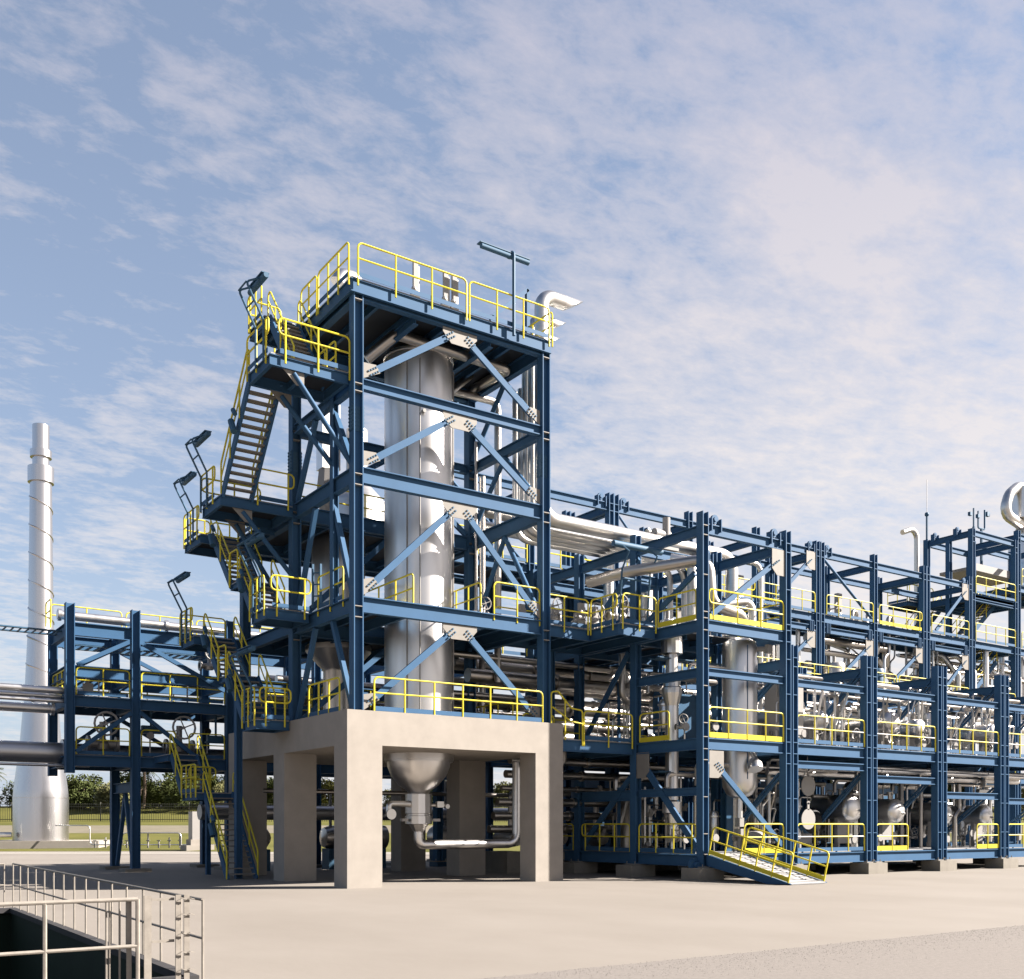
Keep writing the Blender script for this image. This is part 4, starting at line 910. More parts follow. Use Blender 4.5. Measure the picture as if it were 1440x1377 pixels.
# ramp
rp = thing('access_ramp', 'pale grated ramp with yellow handrails leading up to the corner module', 'ramp', (28.3, 25.6, 0))
RA, RB = Vector((0, 23.65, .03)), Vector((0, 27.55, .95)); dR = (RB-RA).normalized(); nR = Vector((0, -dR.z, dR.y))
m = MB(); m.sweep([(-.87, -.02), (.87, -.02), (.87, .02), (-.87, .02)], Vector((28.38, 0, 0))+RA, Vector((28.38, 0, 0))+RB, (1, 0, 0)); part('ramp_deck', m, GRATE, rp)
m = MB()
for i in range(14): q = RA.lerp(RB, (i+.5)/14); m.box((27.55, q.y-.012, q.z+.025), (29.21, q.y+.012, q.z+.045))
part('anti_slip_strip', m, CAST, rp)
for x in (27.47, 29.29):
    s = MB(); x0, x1 = x-.03, x+.03
    V = [(RA.y, .0, RA.z), (RA.y, .0, RA.z+.02), (RB.y, 0, RB.z), (RB.y, 0, RB.z-.42), (RA.y+1.0, 0, .0)]
    P = [(v_[0], v_[2]) for v_ in V]; s.add([(x0, a, b) for a, b in P]+[(x1, a, b) for a, b in P], [(0, 1, 2, 3, 4), (9, 8, 7, 6, 5)] + [(i, 5+i, 5+(i+1) % 5, (i+1) % 5) for i in range(5)])
    part('side_beam', s, BLUE, rp)
    r_ = MB(); b0 = Vector((x, 0, 0))
    A = b0+RA+dR*.12; B = b0+RB-dR*.1
    r_.tube([A, A+nR*1.05, B+nR*1.05, B], .031, 6, .14, 3).tube([A+nR*.55, B+nR*.55], .028, 6)
    for i in range(1, 5): q = A.lerp(B, i/5); r_.tube([q, q+nR*1.05], .03, 6)
    hr = part('handrail', r_, YEL, rp); part('toe_board', MB().bar(A+nR*.12, B+nR*.12, .012, .16, (1, 0, 0)), YELB, hr)

# ================================================================== PIPE RACK on the left, running behind the tower
rk = thing('pipe_rack', 'navy steel pipe rack on tall legs behind and left of the tower', 'pipe rack', (12.2, 46.66, 0))
KX = [9.51, 12.18, 16.35, 20.6, 25.0, 29.5]; KY = (46.66, 50.15)
for i, x in enumerate(KX):
    for y in KY:
        lo = 0 if i in (1, 2, 3, 4, 5) else 4.2
        column(rk, x, y, lo, 11.3 if y < 48 else 10.7, .36, .36, base=(lo == 0))
for z, h in ((10.52, .55), (8.72, .5), (7.45, .45), (4.95, .45)):
    for y in KY:
        for a, b in zip(KX[:-1], KX[1:]): beam(rk, (a+.19, y, z), (b-.19, y, z), h, .24)
    for x in KX: beam(rk, (x, KY[0]+.19, z), (x, KY[1]-.19, z), h, .24)
for z in (7.5, 5.0): deck(rk, KX[0]+.1, 16.1, KY[0]+.1, KY[1]-.1, z, .28, .55, edge=False)
deck(rk, 16.5, 29.4, KY[0]+.1, KY[1]-.1, 7.5, .28, 1.2, edge=False)
for a, b in zip(KX[:-1], KX[1:]):
    railpanel(rk, (a+.25, KY[0]-.05, 7.5), (b-.25, KY[0]-.05, 7.5), sp=1.3, H=1.15); railpanel(rk, (a+.25, KY[1]+.05, 7.5), (b-.25, KY[1]+.05, 7.5), sp=1.3, H=1.15)
for a, b in ((9.76, 11.93), (12.43, 13.9)): railpanel(rk, (a, KY[0]-.05, 5.0), (b, KY[0]-.05, 5.0), sp=1.1, H=1.15)
railpanel(rk, (14.5, KY[0]-.05, 5.0), (16.1, KY[0]-.05, 5.0), sp=1.1)
railpanel(rk, (KX[0]-.05, KY[0]+.3, 7.5), (KX[0]-.05, 49.8, 7.5), sp=1.1)
m = MB()
railpanel(rk, (9.5, 50.6, 10.9), (12.6, 50.6, 10.9), H=1.05, sp=1.6, toe=None); railpanel(rk, (12.8, 50.6, 10.9), (15.9, 50.6, 10.9), H=1.05, sp=1.6, toe=None); railpanel(rk, (16.1, 50.6, 10.9), (20.9, 50.6, 10.9), H=1.05, sp=1.6, toe=None)
railpanel(rk, (9.3, 50.5, 10.9), (9.3, 49.4, 10.9), H=1.05, toe=None)
for p0, p1 in (((9.75, 46.6, 5.1), (12.0, 46.6, 6.85)), ((15.4, 46.6, 4.6), (12.35, 46.6, 6.9)), ((9.8, 46.6, 8.75), (12.0, 46.6, 9.95)), ((12.35, 46.6, 9.95), (16.1, 46.6, 8.1)), ((9.8, 50.2, 5.2), (12.0, 50.2, 6.9)), ((12.4, 50.2, 6.9), (15.8, 50.2, 5.0)), ((9.8, 50.2, 8.75), (12.0, 50.2, 10.0)), ((12.4, 50.2, 10.0), (16.0, 50.2, 8.4))): brace(rk, p0, p1, .17, .15)
brace(rk, (12.2, 48.35, 3.4), (12.2, 47.0, .2), .2, .16, 'x'); brace(rk, (12.2, 48.35, 3.4), (12.2, 49.8, .2), .2, .16, 'x'); beam(rk, (12.18, KY[0]+.19, 3.9), (12.18, KY[1]-.19, 3.9), .45, .24)
for x in KX[1:]:
    for y, r_n in zip(KY, ('front', 'rear')): 
        nn = {12.18: 'leftmost', 16.35: 'second', 20.6: 'third', 25.0: 'fourth', 29.5: 'fifth'}[x]
        single('rack_footing', MB().box((x-.55, y-.55, -.1), (x+.55, y+.55, .14)), CONCF, f'low concrete block under the {nn} {r_n} leg of the pipe rack', 'footing', (x, y, 0), 'footings of the pipe rack')
def flanged(name, lb, p0, p1, r, m, flo=(), bands=(), grp=None, n=18, fil=.4, extra=()):
    P = [Vector(p0), *[Vector(e) for e in extra], Vector(p1)]
    t = thing(name, lb, 'pipe', tuple(p0), grp); part('pipe', MB().tube(P, r, n, fil, 5), m, t)
    L = (P[1]-P[0]).length; d = (P[1]-P[0])/L
    for f in flo: c = P[0]+d*L*f; part('flange', MB().lathe([(r*.9, -.07), (r*1.35, -.07), (r*1.35, .07), (r*.9, .07)], c, tuple(d), 14), m, t)
    return t
flanged('header_pipe', 'very thick dark grey pipe crossing the lower rack deck and leaving at the left', (4.0, 48.3, 5.12), (30, 48.3, 5.12), .45, DPIPE, (.215,), n=24)
flanged('header_pipe', 'bright pipe lying along the top of the rack behind yellow rails', (9.2, 47.6, 10.95), (27.5, 47.6, 10.95), .19, STEEL, (.005, .25, .29), n=16)
flanged('header_pipe', 'polished pipe entering the rack middle deck from the left', (4.0, 47.5, 7.72), (10.3, 47.5, 7.72), .15, STEEL, (.9,))
flanged('header_pipe', 'thin pipe just below the polished pipe left of the rack', (4.0, 47.9, 7.5), (10.3, 47.9, 7.5), .11, STEEL, (.8, .6))
flanged('header_pipe', 'second polished pipe low in the pipe group left of the rack', (4.0, 48.3, 7.0), (9.2, 48.3, 7.0), .20, STEEL, (.99,))
flanged('header_pipe', 'thinnest pipe with flanged joint left of the rack', (4.0, 47.3, 7.25), (10.0, 47.3, 7.25), .08, STEEL, (.7, .8))
flanged('header_pipe', 'slim pipe slung under the very thick dark pipe', (4.0, 47.6, 4.55), (10.5, 47.6, 4.55), .06, DPIPE, (.8, .9))
tr = thing('cable_tray', 'blue ladder shaped cable tray reaching the rack from the left', 'cable tray', (4, 48.4, 10.2)); m = MB()
for y in (48.2, 49.2): m.bar((4, y, 10.35), (9.6, y, 10.35), .05, .22)
part('side_rail', m, BLUE2, tr); m = MB()
for i in range(20): m.box((4.1+i*.29, 48.22, 10.3), (4.16+i*.29, 49.18, 10.34))
part('rung', m, BLUE2, tr)
tr = thing('cable_tray', 'blue ladder cable tray hung under the top level of the rack', 'cable tray', (9.8, 48.8, 9.8)); m = MB()
for y in (48.3, 49.5): m.bar((9.8, y, 9.85), (16.2, y, 9.85), .05, .2)
part('side_rail', m, BLUE2, tr); m = MB()
for i in range(18): m.box((10+i*.35, 48.32, 9.8), (10.12+i*.35, 49.48, 9.84))
part('rung', m, BLUE2, tr)
# hand wheels
def wheel_proto(nm, m_, m2):
    t = thing(nm, 'x', 'valve', (0, 0, 0), local=True)
    part('body', MB().lathe([(0, 0), (.14, 0), (.16, .12), (.10, .2), (.07, .25), (.07, .62), (0, .62)], (0, 0, 0), 'z', 12).cyl((-.3, 0, .12), (.3, 0, .12), .10, 10).lathe([(.1, -.34), (.18, -.34), (.18, -.28), (.1, -.28)], (0, 0, .12), 'x', 12).lathe([(.1, .28), (.18, .28), (.18, .34), (.1, .34)], (0, 0, .12), 'x', 12), m_, t)
    w = MB(); c = Vector((0, -.38, .55)); P = [c+Vector((math.cos(k*.393)*.26, 0, math.sin(k*.393)*.26)) for k in range(16)]
    w.tube(P, .026, 6, closed=True); 
    for k in range(4): a = k*math.pi/2+.4; w.cyl(c, c+Vector((math.cos(a)*.26, 0, math.sin(a)*.26)), .016, 5)
    w.cyl(c+Vector((0, -.02, 0)), (0, 0, .55), .035, 6); part('handwheel', w, m2, t); return t
WV = wheel_proto('gate_valve', CAST, WHITE); WV_used = [0]
def wvalve(loc, lb, sc=1.0, rz=0, grp='handwheel valves'):
    if not WV_used[0]: WV_used[0] = 1; WV.location = loc; WV.scale = (sc,)*3; WV.rotation_euler = (0, 0, rz); WV['label'] = lb; WV['group'] = grp; return WV
    return dup(WV, loc, rz, lb, grp, sc)
wvalve((11.0, 47.4, 5.3), 'valve with a big grey handwheel above the thick rack pipe, behind the diagonal brace', 1.9)
wvalve((14.3, 47.4, 5.3), 'valve with a big grey handwheel above the thick rack pipe, left of the stairs', 1.9)
wvalve((15.3, 46.3, 8.95), 'valve with grey handwheel hanging below the top rack beam', 1.3)
def gauge(loc, lb, h=.9, grp='instruments on stands', hm=None):
    t = thing('gauge_stand', lb, 'instrument', loc, grp); x, y, z = loc
    part('stand', MB().cyl((x, y, z), (x, y, z+h), .035, 6), CAST, t); part('dial', MB().lathe([(0, 0), (.16, 0), (.16, .08), (0, .08)], (x, y-.04, z+h), '-y', 14), hm or WHITE, t)
for i, (x, y, z, lb) in enumerate([(13.9, 47.2, 7.5, 'round dial on the middle rack deck, left of the pair'), (14.6, 47.2, 7.5, 'round dial on the middle rack deck, right of the pair'), (12.9, 47.0, 5.0, 'round dial on the lower rack deck before the thick pipe'), (10.8, 47.2, 7.5, 'small dial behind the left middle deck rail of the rack')]): gauge((x, y, z), lb, .95)
gauge((15.6, 47.5, 5.3), 'black dial low behind the stair rail in the rack', 1.0, hm=BLACK)
bx_ = thing('junction_box', 'white junction box behind the left rail of the middle rack deck', 'box', (10.4, 47.3, 7.5)); part('cabinet', MB().box((10.2, 47.3, 7.6), (10.6, 47.5, 8.1)).box((10.3, 47.3, 8.1), (10.45, 47.45, 8.4)), WHITE, bx_); part('stand', MB().box((10.37, 47.38, 7.5), (10.43, 47.44, 7.6)), CAST, bx_)
for x, z, lb in ((13.0, 6.3, 'navy spring hanger unit hung under the middle rack deck, left one'), (15.9, 6.0, 'navy spring hanger unit under the middle rack deck, right one')):
    o = thing('hanger_unit', lb, 'hanger', (x, 47.2, z)); part('housing', MB().box((x-.4, 47.1, z-.18), (x+.4, 47.35, z+.1)).box((x-.45, 47.05, z-.24), (x+.45, 47.4, z-.18)), BLUE2, o); part('rod', MB().cyl((x, 47.2, z+.1), (x, 47.2, 7.1), .05, 6), BLUE2, o)
# pipes threading through the rack behind the tower and modules
rr = random.Random(5)
for i, (z, y, r, lb) in enumerate([(7.95, 47.2, .24, 'front'), (7.9, 47.9, .18, 'second'), (8.0, 48.5, .28, 'third'), (7.85, 49.2, .15, 'fourth'), (8.95, 47.4, .2, 'upper front'), (9.0, 48.4, .26, 'upper rear'), (6.6, 47.6, .2, 'lower front'), (6.5, 48.8, .3, 'lower rear')]):
    flanged('rack_pipe', f'{lb} cladded pipe of the bundle running through the rack behind the tower', (17.0 + rr.uniform(0, 2), y, z), (31+rr.uniform(0, 3), y, z), r, PIPE, (.3, .62), grp='pipes in the rack behind the tower')

# ================================================================== EQUIPMENT INSIDE THE MODULES
# corner module vessels
v = thing('upright_vessel', 'fat upright steel vessel with a dished bottom in the corner module', 'vessel', (30.7, 29.0, 3)); c = (30.7, 29.0, 0)
part('shell', MB().lathe([(0, 9.35), (.4, 9.33), (.62, 9.2), (.68, 9.0), (.68, 3.75), (.66, 3.5), (.5, 3.22), (.28, 3.1), (.12, 3.06), (.12, 2.3)], c, 'z', 40), STEEL, v)
part('seam', MB().box((30.45, 28.34, 3.8), (30.47, 28.38, 9.0)), BLUE, v); part('nozzle', MB().cyl((31.1, 28.5, 8.9), (31.4, 28.2, 8.9), .1, 10).box((31.25, 28.05, 8.72), (31.5, 28.2, 9.05)), WHITE, v)
part('manway', MB().tube([(30.6, 28.4, 5.0), (30.5, 27.95, 4.5)], .1, 12).lathe([(0, 0), (.3, 0), (.3, .22), (.14, .45)], (30.42, 27.92, 4.15), (.15, .35, .8), 20), STEEL, v)
part('outlet_valve', MB().box((30.55, 28.9, 1.95), (30.85, 29.1, 2.3)).box((30.52, 28.88, 1.55), (30.88, 29.12, 1.87)).cyl((30.7, 29, .96), (30.7, 29, 1.6), .1, 10), WHITE, v)
v = thing('pump_casing', 'pale rounded pump casing on the floor behind the ramp rail', 'pump', (31.1, 28.9, .96)); part('casing', MB().lathe([(0, -.5), (.2, -.45), (.28, -.1), (.28, .3), (0, .4)], (31.2, 28.7, 1.5), 'x', 18), WHITE, v); part('base', MB().box((30.85, 28.5, .96), (31.5, 28.9, 1.25)), BLUE2, v)
v = thing('slim_vessel', 'slim upright steel vessel with flared middle behind the corner module left face', 'vessel', (28.5, 30.5, 1)); c = (28.5, 30.5, 0)
part('shell', MB().lathe([(0, 9.4), (.42, 9.4), (.42, 8.75), (.24, 8.7), (.24, 8.0), (.34, 7.98), (.34, 7.45), (.40, 7.4), (.40, 7.2), (.26, 6.7), (.26, 3.0), (.10, 2.98)], c, 'z', 16, False), STEEL, v)
part('flange', MB().lathe([(.1, 2.95), (.38, 2.93), (.38, 2.5), (.2, 2.45), (.15, 2.0), (.07, 1.95), (.07, .96)], c, 'z', 14), STEEL, v)
v = thing('steel_bracket', 'tall blue bolted bracket at the back of the corner module floor', 'bracket', (31.3, 30.2, .96)); m = MB().ibeam((31.3, 30.2, .96), (31.3, 30.2, 3.3), .34, .5, (1, 0, 0), .03, .03); part('upright', m, TANKB, v)
for i, z in enumerate((3.63, 2.26)):
    o = thing('blanking_disc', f'pale round disc with a handle tab behind the rail, {"upper" if i == 0 else "lower"} one', 'disc', (34.25, 28.6, z), 'pale discs in the second module')
    part('disc', MB().lathe([(0, 0), (.42, 0), (.42, .04), (0, .04)], (34.25, 28.6, z), '-y', 32), WHITE, o); part('tab', MB().box((34.19, 28.56, z+.38), (34.31, 28.6, z+.68)).lathe([(0, 0), (.085, 0), (.085, .04), (0, .04)], (34.25, 28.6, z+.68), '-y', 12), WHITE, o)
    part('hanger', MB().cyl((34.25, 28.62, z+.7), (34.25, 28.62, z+1.2), .015, 5), CAST, o)
# horizontal drums with dished ends facing the front
def drum(x, y0, y1, z, r, m_, lb, noz=True, saddle=True, zb=None, endm=None):
    t = thing('horizontal_drum', lb, 'vessel', (x, y0, z), 'horizontal drums in the low modules')
    part('shell', MB().lathe([(r, 0), (r, y1-y0), (r*.8, y1-y0+r*.4), (0, y1-y0+r*.6)], (x, y0, z), 'y', 32), m_, t)
    part('dished_end', MB().lathe([(r*1.01, 0), (r*1.0, .05), (r*.93, r*.22), (r*.75, r*.38), (r*.45, r*.5), (0, r*.55)], (x, y0, z), '-y', 32), endm or STEEL, t)
    if saddle:
        zb = zb if zb is not None else .96
        for y in (y0+.35, y1-.5): part('saddle', MB().box((x-r*.75, y, zb+.25), (x+r*.75, y+.18, z-r*.45)).box((x-r*.8, y-.05, zb), (x-r*.6, y+.23, zb+.25)).box((x+r*.6, y-.05, zb), (x+r*.8, y+.23, zb+.25)), WHITE, t)
    if noz:
        for k in range(4):
            y = y0+.3+k*(y1-y0-.6)/3; h = .3+.12*(k % 3); part('nozzle', MB().cyl((x, y, z+r*.9), (x, y, z+r+h), .07, 8).lathe([(.06, 0), (.13, 0), (.13, .06), (.06, .06)], (x, y, z+r+h-.06), 'z', 10), PIPE, t)
        part('side_plug', MB().cyl((x+r*.3, y0-r*.7, z-.1), (x+r*.3, y0-r*.2, z-.1), .05, 8), CAST, t)
    return t
drum(38.3, 29.6, 34, 2.75, .62, DPIPE, 'large drum with a bright dished end in the third bay from the ramp')
drum(41.0, 29.3, 34, 2.65, .56, DPIPE, 'drum with a bright dished end next to the second sunlit double column', zb=1.1)
drum(45.1, 29.6, 34, 2.55, .56, DPIPE, 'drum on a white block in the fourth bay behind a diagonal brace')
drum(48.6, 29.6, 34, 2.5, .5, DPIPE, 'drum at the right picture edge on the lower floor')
drum(36.2, 30.0, 34, 2.2, .55, TANKB, 'dark drum seen end on right of the pale discs', False, endm=BLACK)
drum(33.6, 29.9, 33.5, 6.55, .34, STEEL, 'small bright drum in the upper bay right of the grey cabinet', zb=5.25)
drum(35.9, 29.3, 33.5, 6.45, .42, STEEL, 'bright drum in the upper floor left of the first sunlit double column', zb=5.25)
drum(38.3, 30.3, 34, 6.4, .38, PIPE, 'dull drum in the upper floor just right of the first sunlit double column', zb=5.25)
drum(40.9, 29.4, 34, 6.65, .5, STEEL, 'round nosed bright drum on the upper floor of the third module', zb=5.25)
drum(43.2, 29.6, 34, 6.5, .45, STEEL, 'twin drum on the upper floor of the fourth module, left one', zb=5.25)
drum(44.5, 30.4, 34, 6.5, .5, STEEL, 'twin drum on the upper floor of the fourth module, right one', zb=5.25)
drum(48.3, 29.0, 34, 6.5, .45, STEEL, 'drum on the upper floor at the right picture edge', zb=5.25)
drum(31.0, 31.2, 33.5, 6.5, .36, STEEL, 'small round drum just right of the fat upright vessel', zb=5.25)
def tank(x, y, z0, z1, r, m_, lb, cat='tank'):
    t = thing('upright_tank', lb, cat, (x, y, z0)); part('shell', MB().lathe([(0, z0), (r, z0), (r, z1-.1), (r*.9, z1), (0, z1+.1)], (x, y, 0), 'z', 32), m_, t)
    part('lid_ring', MB().lathe([(r*1.0, z1-.3), (r*1.04, z1-.3), (r*1.04, z1-.2), (r, z1-.2)], (x, y, 0), 'z', 32), m_, t); part('top_nozzle', MB().cyl((x, y, z1), (x, y, z1+.4), .09, 8), CAST, t)
tank(46.2, 31.5, 1.0, 3.2, .95, TANKB, 'blue round tank behind the fourth sunlit bay on the lower floor')
tank(43.6, 32.6, 1.0, 2.9, .8, TANKB, 'darker blue tank left of the blue round tank on the lower floor')
tank(33.2, 33.0, 1.0, 3.6, .6, STEEL, 'steel tank behind the pale discs')
tank(29.6, 34.2, 1.0, 3.4, .6, PIPE, 'small steel tank on the floor of the corner module')
tank(47.2, 37.6, 9.4, 10.9, .6, PIPE, 'round dull tank on the service walkway left of a tall column')
tank(50.3, 37.3, 9.4, 10.8, .6, TANKB, 'pale blue tank on the service walkway')
tank(30.6, 33.0, 9.6, 10.7, .35, STEEL, 'small ribbed steel pot on the top deck of the corner module, left')
tank(31.1, 29.9, 9.6, 10.5, .30, STEEL, 'small ribbed steel pot behind the top rail of the corner module, right')
o = thing('grey_cabinet', 'tall grey box cabinet on the upper floor beside the corner module', 'cabinet', (33.2, 29.2, 5.25)); part('cabinet', MB().box((33.0, 28.7, 5.6), (34.1, 29.8, 8.0)), WHITE, o); part('door', MB().box((33.05, 28.66, 5.7), (34.05, 28.697, 7.9)), CAST, o); part('foot', MB().box((33.1, 28.8, 5.25), (34.0, 29.7, 5.6)), BLUE2, o)
o = thing('blue_panel', 'flat light blue panel leaning behind the slim vessel', 'panel', (29.9, 30.9, 5.25)); part('panel', MB().box((29.2, 31.0, 5.4), (30.4, 31.1, 7.3)), TANKB, o); part('frame', MB().box((29.2, 31.1, 5.25), (29.3, 31.2, 7.3)), BLUE, o)
# named pipes of the corner module
ptube('loop_pipe', 'large polished pipe swooping from the walkway over the corner module and down', [(25.9, 32.5, 11.6), (26.4, 30.9, 11.75), (28.3, 28.3, 12.0), (28.35, 28.2, 10.3), (30.2, 28.4, 10.1), (30.4, 28.5, 9.5)], .22, PIPE, .5, 14)
ptube('loop_pipe', 'bright pipe turning down onto the fat vessel', [(29.8, 29.3, 10.6), (31.3, 28.9, 10.9), (31.3, 28.9, 9.5)], .16, WPIPE, .35, 12)
ptube('riser_pipe', 'bright vertical pipe dropping from the bundle beside the corner column', [(28.7, 30.8, 12.6), (29.3, 30.2, 12.4), (29.3, 30.2, 9.6)], .2, WPIPE, .4, 12)
ptube('riser_pipe', 'vertical pipe left of the slim vessel up to the walkway', [(27.9, 32.8, 9.0), (27.9, 32.8, 7.2), (28.4, 32.8, 7.0)], .14, PIPE, .4, 10)
ptube('outlet_pipe', 'thick pipe bending down behind the fat vessel foot', [(30.9, 30.3, 4.3), (31.6, 30.1, 4.3), (31.6, 30.1, 1.0)], .2, PIPE, .4, 12)
ptube('white_pipe', 'thin white pipe over the top beams ending in a downturn', [(33.0, 37.0, 15.9), (33.4, 36.9, 15.3), (40.6, 36.9, 15.3), (40.6, 36.9, 9.5)], .12, WPIPE, .5, 10)
ptube('vent_stack', 'tall pale vent pipe with a gooseneck above the right modules', [(62.4, 44, 22.0), (64.0, 44, 22.6), (64.0, 44, 9.0)], .18, WPIPE, .7, 14)
o = thing('antenna_mast', 'thin lightning mast on the corner of the right frame', 'mast', (61.9, 41.8, 20.9)); part('pole', MB().cyl((61.9, 41.8, 20.9), (61.9, 41.8, 22.6), .07, 6), BLUE2, o); part('needle', MB().cyl((61.9, 41.8, 22.6), (61.9, 41.8, 24.9), .02, 5), CAST, o); part('knob', MB().sphere((61.9, 41.8, 22.6), .15), BLUE2, o)
for i, x in enumerate((68.4, 69.35)):
    o = thing('antenna_pole', ['navy pole with lamps on the right platform, left one', 'forked navy pole with lamps on the right platform, right one'][i], 'mast', (x, 42.5, 21)); m = MB().cyl((x, 42.5, 20.2), (x, 42.5, 23.0), .10, 6)
    part('pole', m, BLUE2, o); m = MB()
    if i: m.tube([(x-.4, 42.5, 24.2), (x-.4, 42.5, 23), (x+.4, 42.5, 23), (x+.4, 42.5, 24.4)], .06, 6, .1).box((x+.6, 42.4, 24.0), (x+.9, 42.6, 24.3)); 
    else: m.tube([(x, 42.5, 23), (x, 42.5, 24.3)], .06, 6)
    m.box((x-.55, 42.4, 23.7), (x-.3, 42.6, 23.95)); part('lamp_fork', m, BLUE2, o)
ptube('crown_pipe', 'huge curved silver pipe loop rising above the frame at the right edge', [(74.6, 42, 23.5), (73.2, 42, 23.9), (71.3, 42, 24.3), (72.0, 42, 25.8), (73.2, 42, 26.6), (75.5, 42, 26.4)], .36, WPIPE, 1.2, 20)
v = thing('top_vessel', 'silver vessel head under the huge curved pipe at the right edge', 'vessel', (71.4, 42, 20)); part('shell', MB().lathe([(0, 26.6), (.9, 26.6), (.9, 24.3), (.5, 24.2), (.2, 24.1), (.2, 23.0), (.95, 22.9), (1.1, 22.0), (1.1, 18)], (74.0, 42, 0), 'z', 24), STEEL, v); part('flange', MB().lathe([(.3, 23.4), (.6, 23.4), (.6, 23.6), (.3, 23.6)], (74.0, 42, 0), 'z', 20), CAST, v)
o = thing('roof_slab', 'pale platform slab jutting out beside the right frame top', 'platform', (66, 42.5, 20)); part('slab', MB().box((67.4, 41.95, 19.8), (73.5, 44.5, 20.0)), CONC, o); part('kerb', MB().box((67.4, 41.85, 19.7), (73.5, 41.94, 20.2)), WHITE, o)
rr = random.Random(42)
cnt = {}
bayw = ['first', 'second', 'third', 'fourth', 'fifth']
# process piping: vertical droppers and cross pipes, bay by bay
def nth(i): return ORD[i+1]
for k in range(5):
    a, b = BX[k]; bay = 'corner module' if k == 0 else f'{bayw[k-1]} low module'
    for lev, (z0, z1) in (('lower', (.96, 4.8)), ('upper', (5.25, 8.6))):
        n = 7 if lev == 'lower' else 5
        xs_ = sorted(rr.uniform(a+.4, b-.4) for _ in range(n))
        for i, x in enumerate(xs_):
            y = rr.uniform(31.6, 34.6) if (k == 0 or i % 2) else rr.uniform(29.6, 31.0); r = rr.choice([.05, .06, .08, .11, .14])
            top = z1 - rr.uniform(0, 1.6); kind = rr.random()
            pts = [(x, y, z0), (x, y, top)] if kind < .4 else [(x, y, z0+rr.uniform(0, .6)), (x, y, top), (x+rr.choice([-1, 1])*rr.uniform(.5, 1.2), y, top)] if kind < .75 else [(x, y, z0), (x, y, (z0+top)/2), (x+.35, y, (z0+top)/2+.3), (x+.35, y, top)]
            sz = 'hair-thin' if r < .06 else 'thin' if r < .1 else 'stout'
            ptube('dropper_pipe', f'{sz} upright pipe, {nth(i)} from left on the {lev} floor of the {bay}', pts, r, rr.choice([PIPE, STEEL, WPIPE]), .18, 8, grp='upright pipes inside the low modules')
        for i in range(4):
            y = 28.6 + i*1.5 + rr.uniform(0, .6); z = z1-.45 - (i % 2)*.35; r = rr.choice([.07, .1, .14]); xa = a+rr.uniform(.1, 1.0); xb = b-rr.uniform(.1, 1.2)
            ptube('cross_pipe', f'sideways pipe, {nth(i)} from the front under the {lev} ceiling of the {bay}', [(xa, y, z-rr.uniform(.3, .9)), (xa, y, z), (xb, y, z), (xb, y+.6, z)] , r, PIPE, .18, 8, grp='sideways pipes inside the low modules')
        for i in range(3):
            x = a + (b-a)*(i+.6)/3.2; 
            wvalve((x, rr.uniform(28.7, 30.2) if lev == 'upper' or k == 0 else rr.uniform(30.4, 31.0), z0+rr.uniform(.1, .6)), f'small handwheel valve, {nth(i)} from left on the {lev} floor of the {bay}', rr.uniform(.6, .95), rr.uniform(-.6, .6))
        for i in range(3):
            gauge((a+.5+i*1.35, rr.uniform(28.3, 29.3) if lev == 'upper' or k != 1 else 30.6, z0), f'little dial stand, {nth(i)} from left on the {lev} floor of the {bay}', rr.uniform(.4, .8), 'dial stands in the low modules')
        # clusters of small-bore piping, fittings merged into one skid each
        sk = thing('valve_skid', f'crowded skid of small valves and tubing on the {lev} floor of the {bay}', 'skid', (a+.6, 32, z0), 'valve skids in the low modules')
        for i in range(34):
            m = MB(); m2 = MB()
            x = rr.uniform(a+.3, b-.3); y = rr.uniform(31.2, 34.8); z = z0 + rr.uniform(0, 2.6); L = rr.uniform(.2, .9)
            d = rr.choice([(1, 0, 0), (0, 1, 0), (0, 0, 1), (0, 0, 1)]); q = Vector((x, y, z))
            m.cyl(q, q+Vector(d)*L, rr.choice([.03, .045, .07]), 6); part('tube', m, PIPE, sk)
            if i % 3 == 0: m2.box(q-Vector((.08, .08, .08)), q+Vector((.1, .08, .12))); m2.lathe([(0, 0), (.11, 0), (.11, .05), (0, .05)], q+Vector((0, -.1, .15)), '-y', 8); part('fitting', m2, WHITE, sk)
        part('frame', MB().box((a+.3, 31.3, z0), (b-.3, 31.4, z0+.15)).box((a+.3, 34.6, z0), (b-.3, 34.7, z0+.15)).box((a+.4, 32.9, z0), (a+.5, 33.0, z0+2.6)).box((b-.5, 32.9, z0), (b-.4, 33.0, z0+2.6)), BLUE, sk)
# rear equipment filling the ground floor depth
for k in range(6):
    x = 33.8 + k*4.9
    o = thing('equipment_block', f'dark blue skid enclosure deep under the back row, {nth(k)} from the left', 'enclosure', (x, 40.2, .96), 'enclosures deep under the back row')
    part('housing', MB().box((x-1.9, 39.2, 1.1), (x+1.7, 41.4, 4.4)), TANKB, o); part('louvre', MB().box((x-1.5, 39.15, 1.6), (x+.2, 39.197, 3.8)), BLACK, o); part('base', MB().box((x-2.0, 39.0, .5), (x+1.9, 41.5, 1.1)), BLUE2, o)
for k in range(4):
    x = 25.0 + k*2.3
    o = thing('pump_set', f'pump set on a plinth in shade right of the concrete table, {nth(k)} from the left', 'pump', (x, 37.0, 0), 'pump sets in shade')
    part('casing', MB().lathe([(0, -.5), (.35, -.5), (.42, 0), (.35, .5), (.2, .6), (.2, 1.1), (0, 1.1)], (x, 36.6, 1.5), 'y', 18), PIPE, o); part('plinth', MB().box((x-.6, 36, 0), (x+.6, 38, .9)), CONCF, o); part('pipe', MB().tube([(x, 36.6, 1.8), (x, 36.6, 3.4), (x+.8, 36.6, 3.4)], .14, 8, .2), PIPE, o)
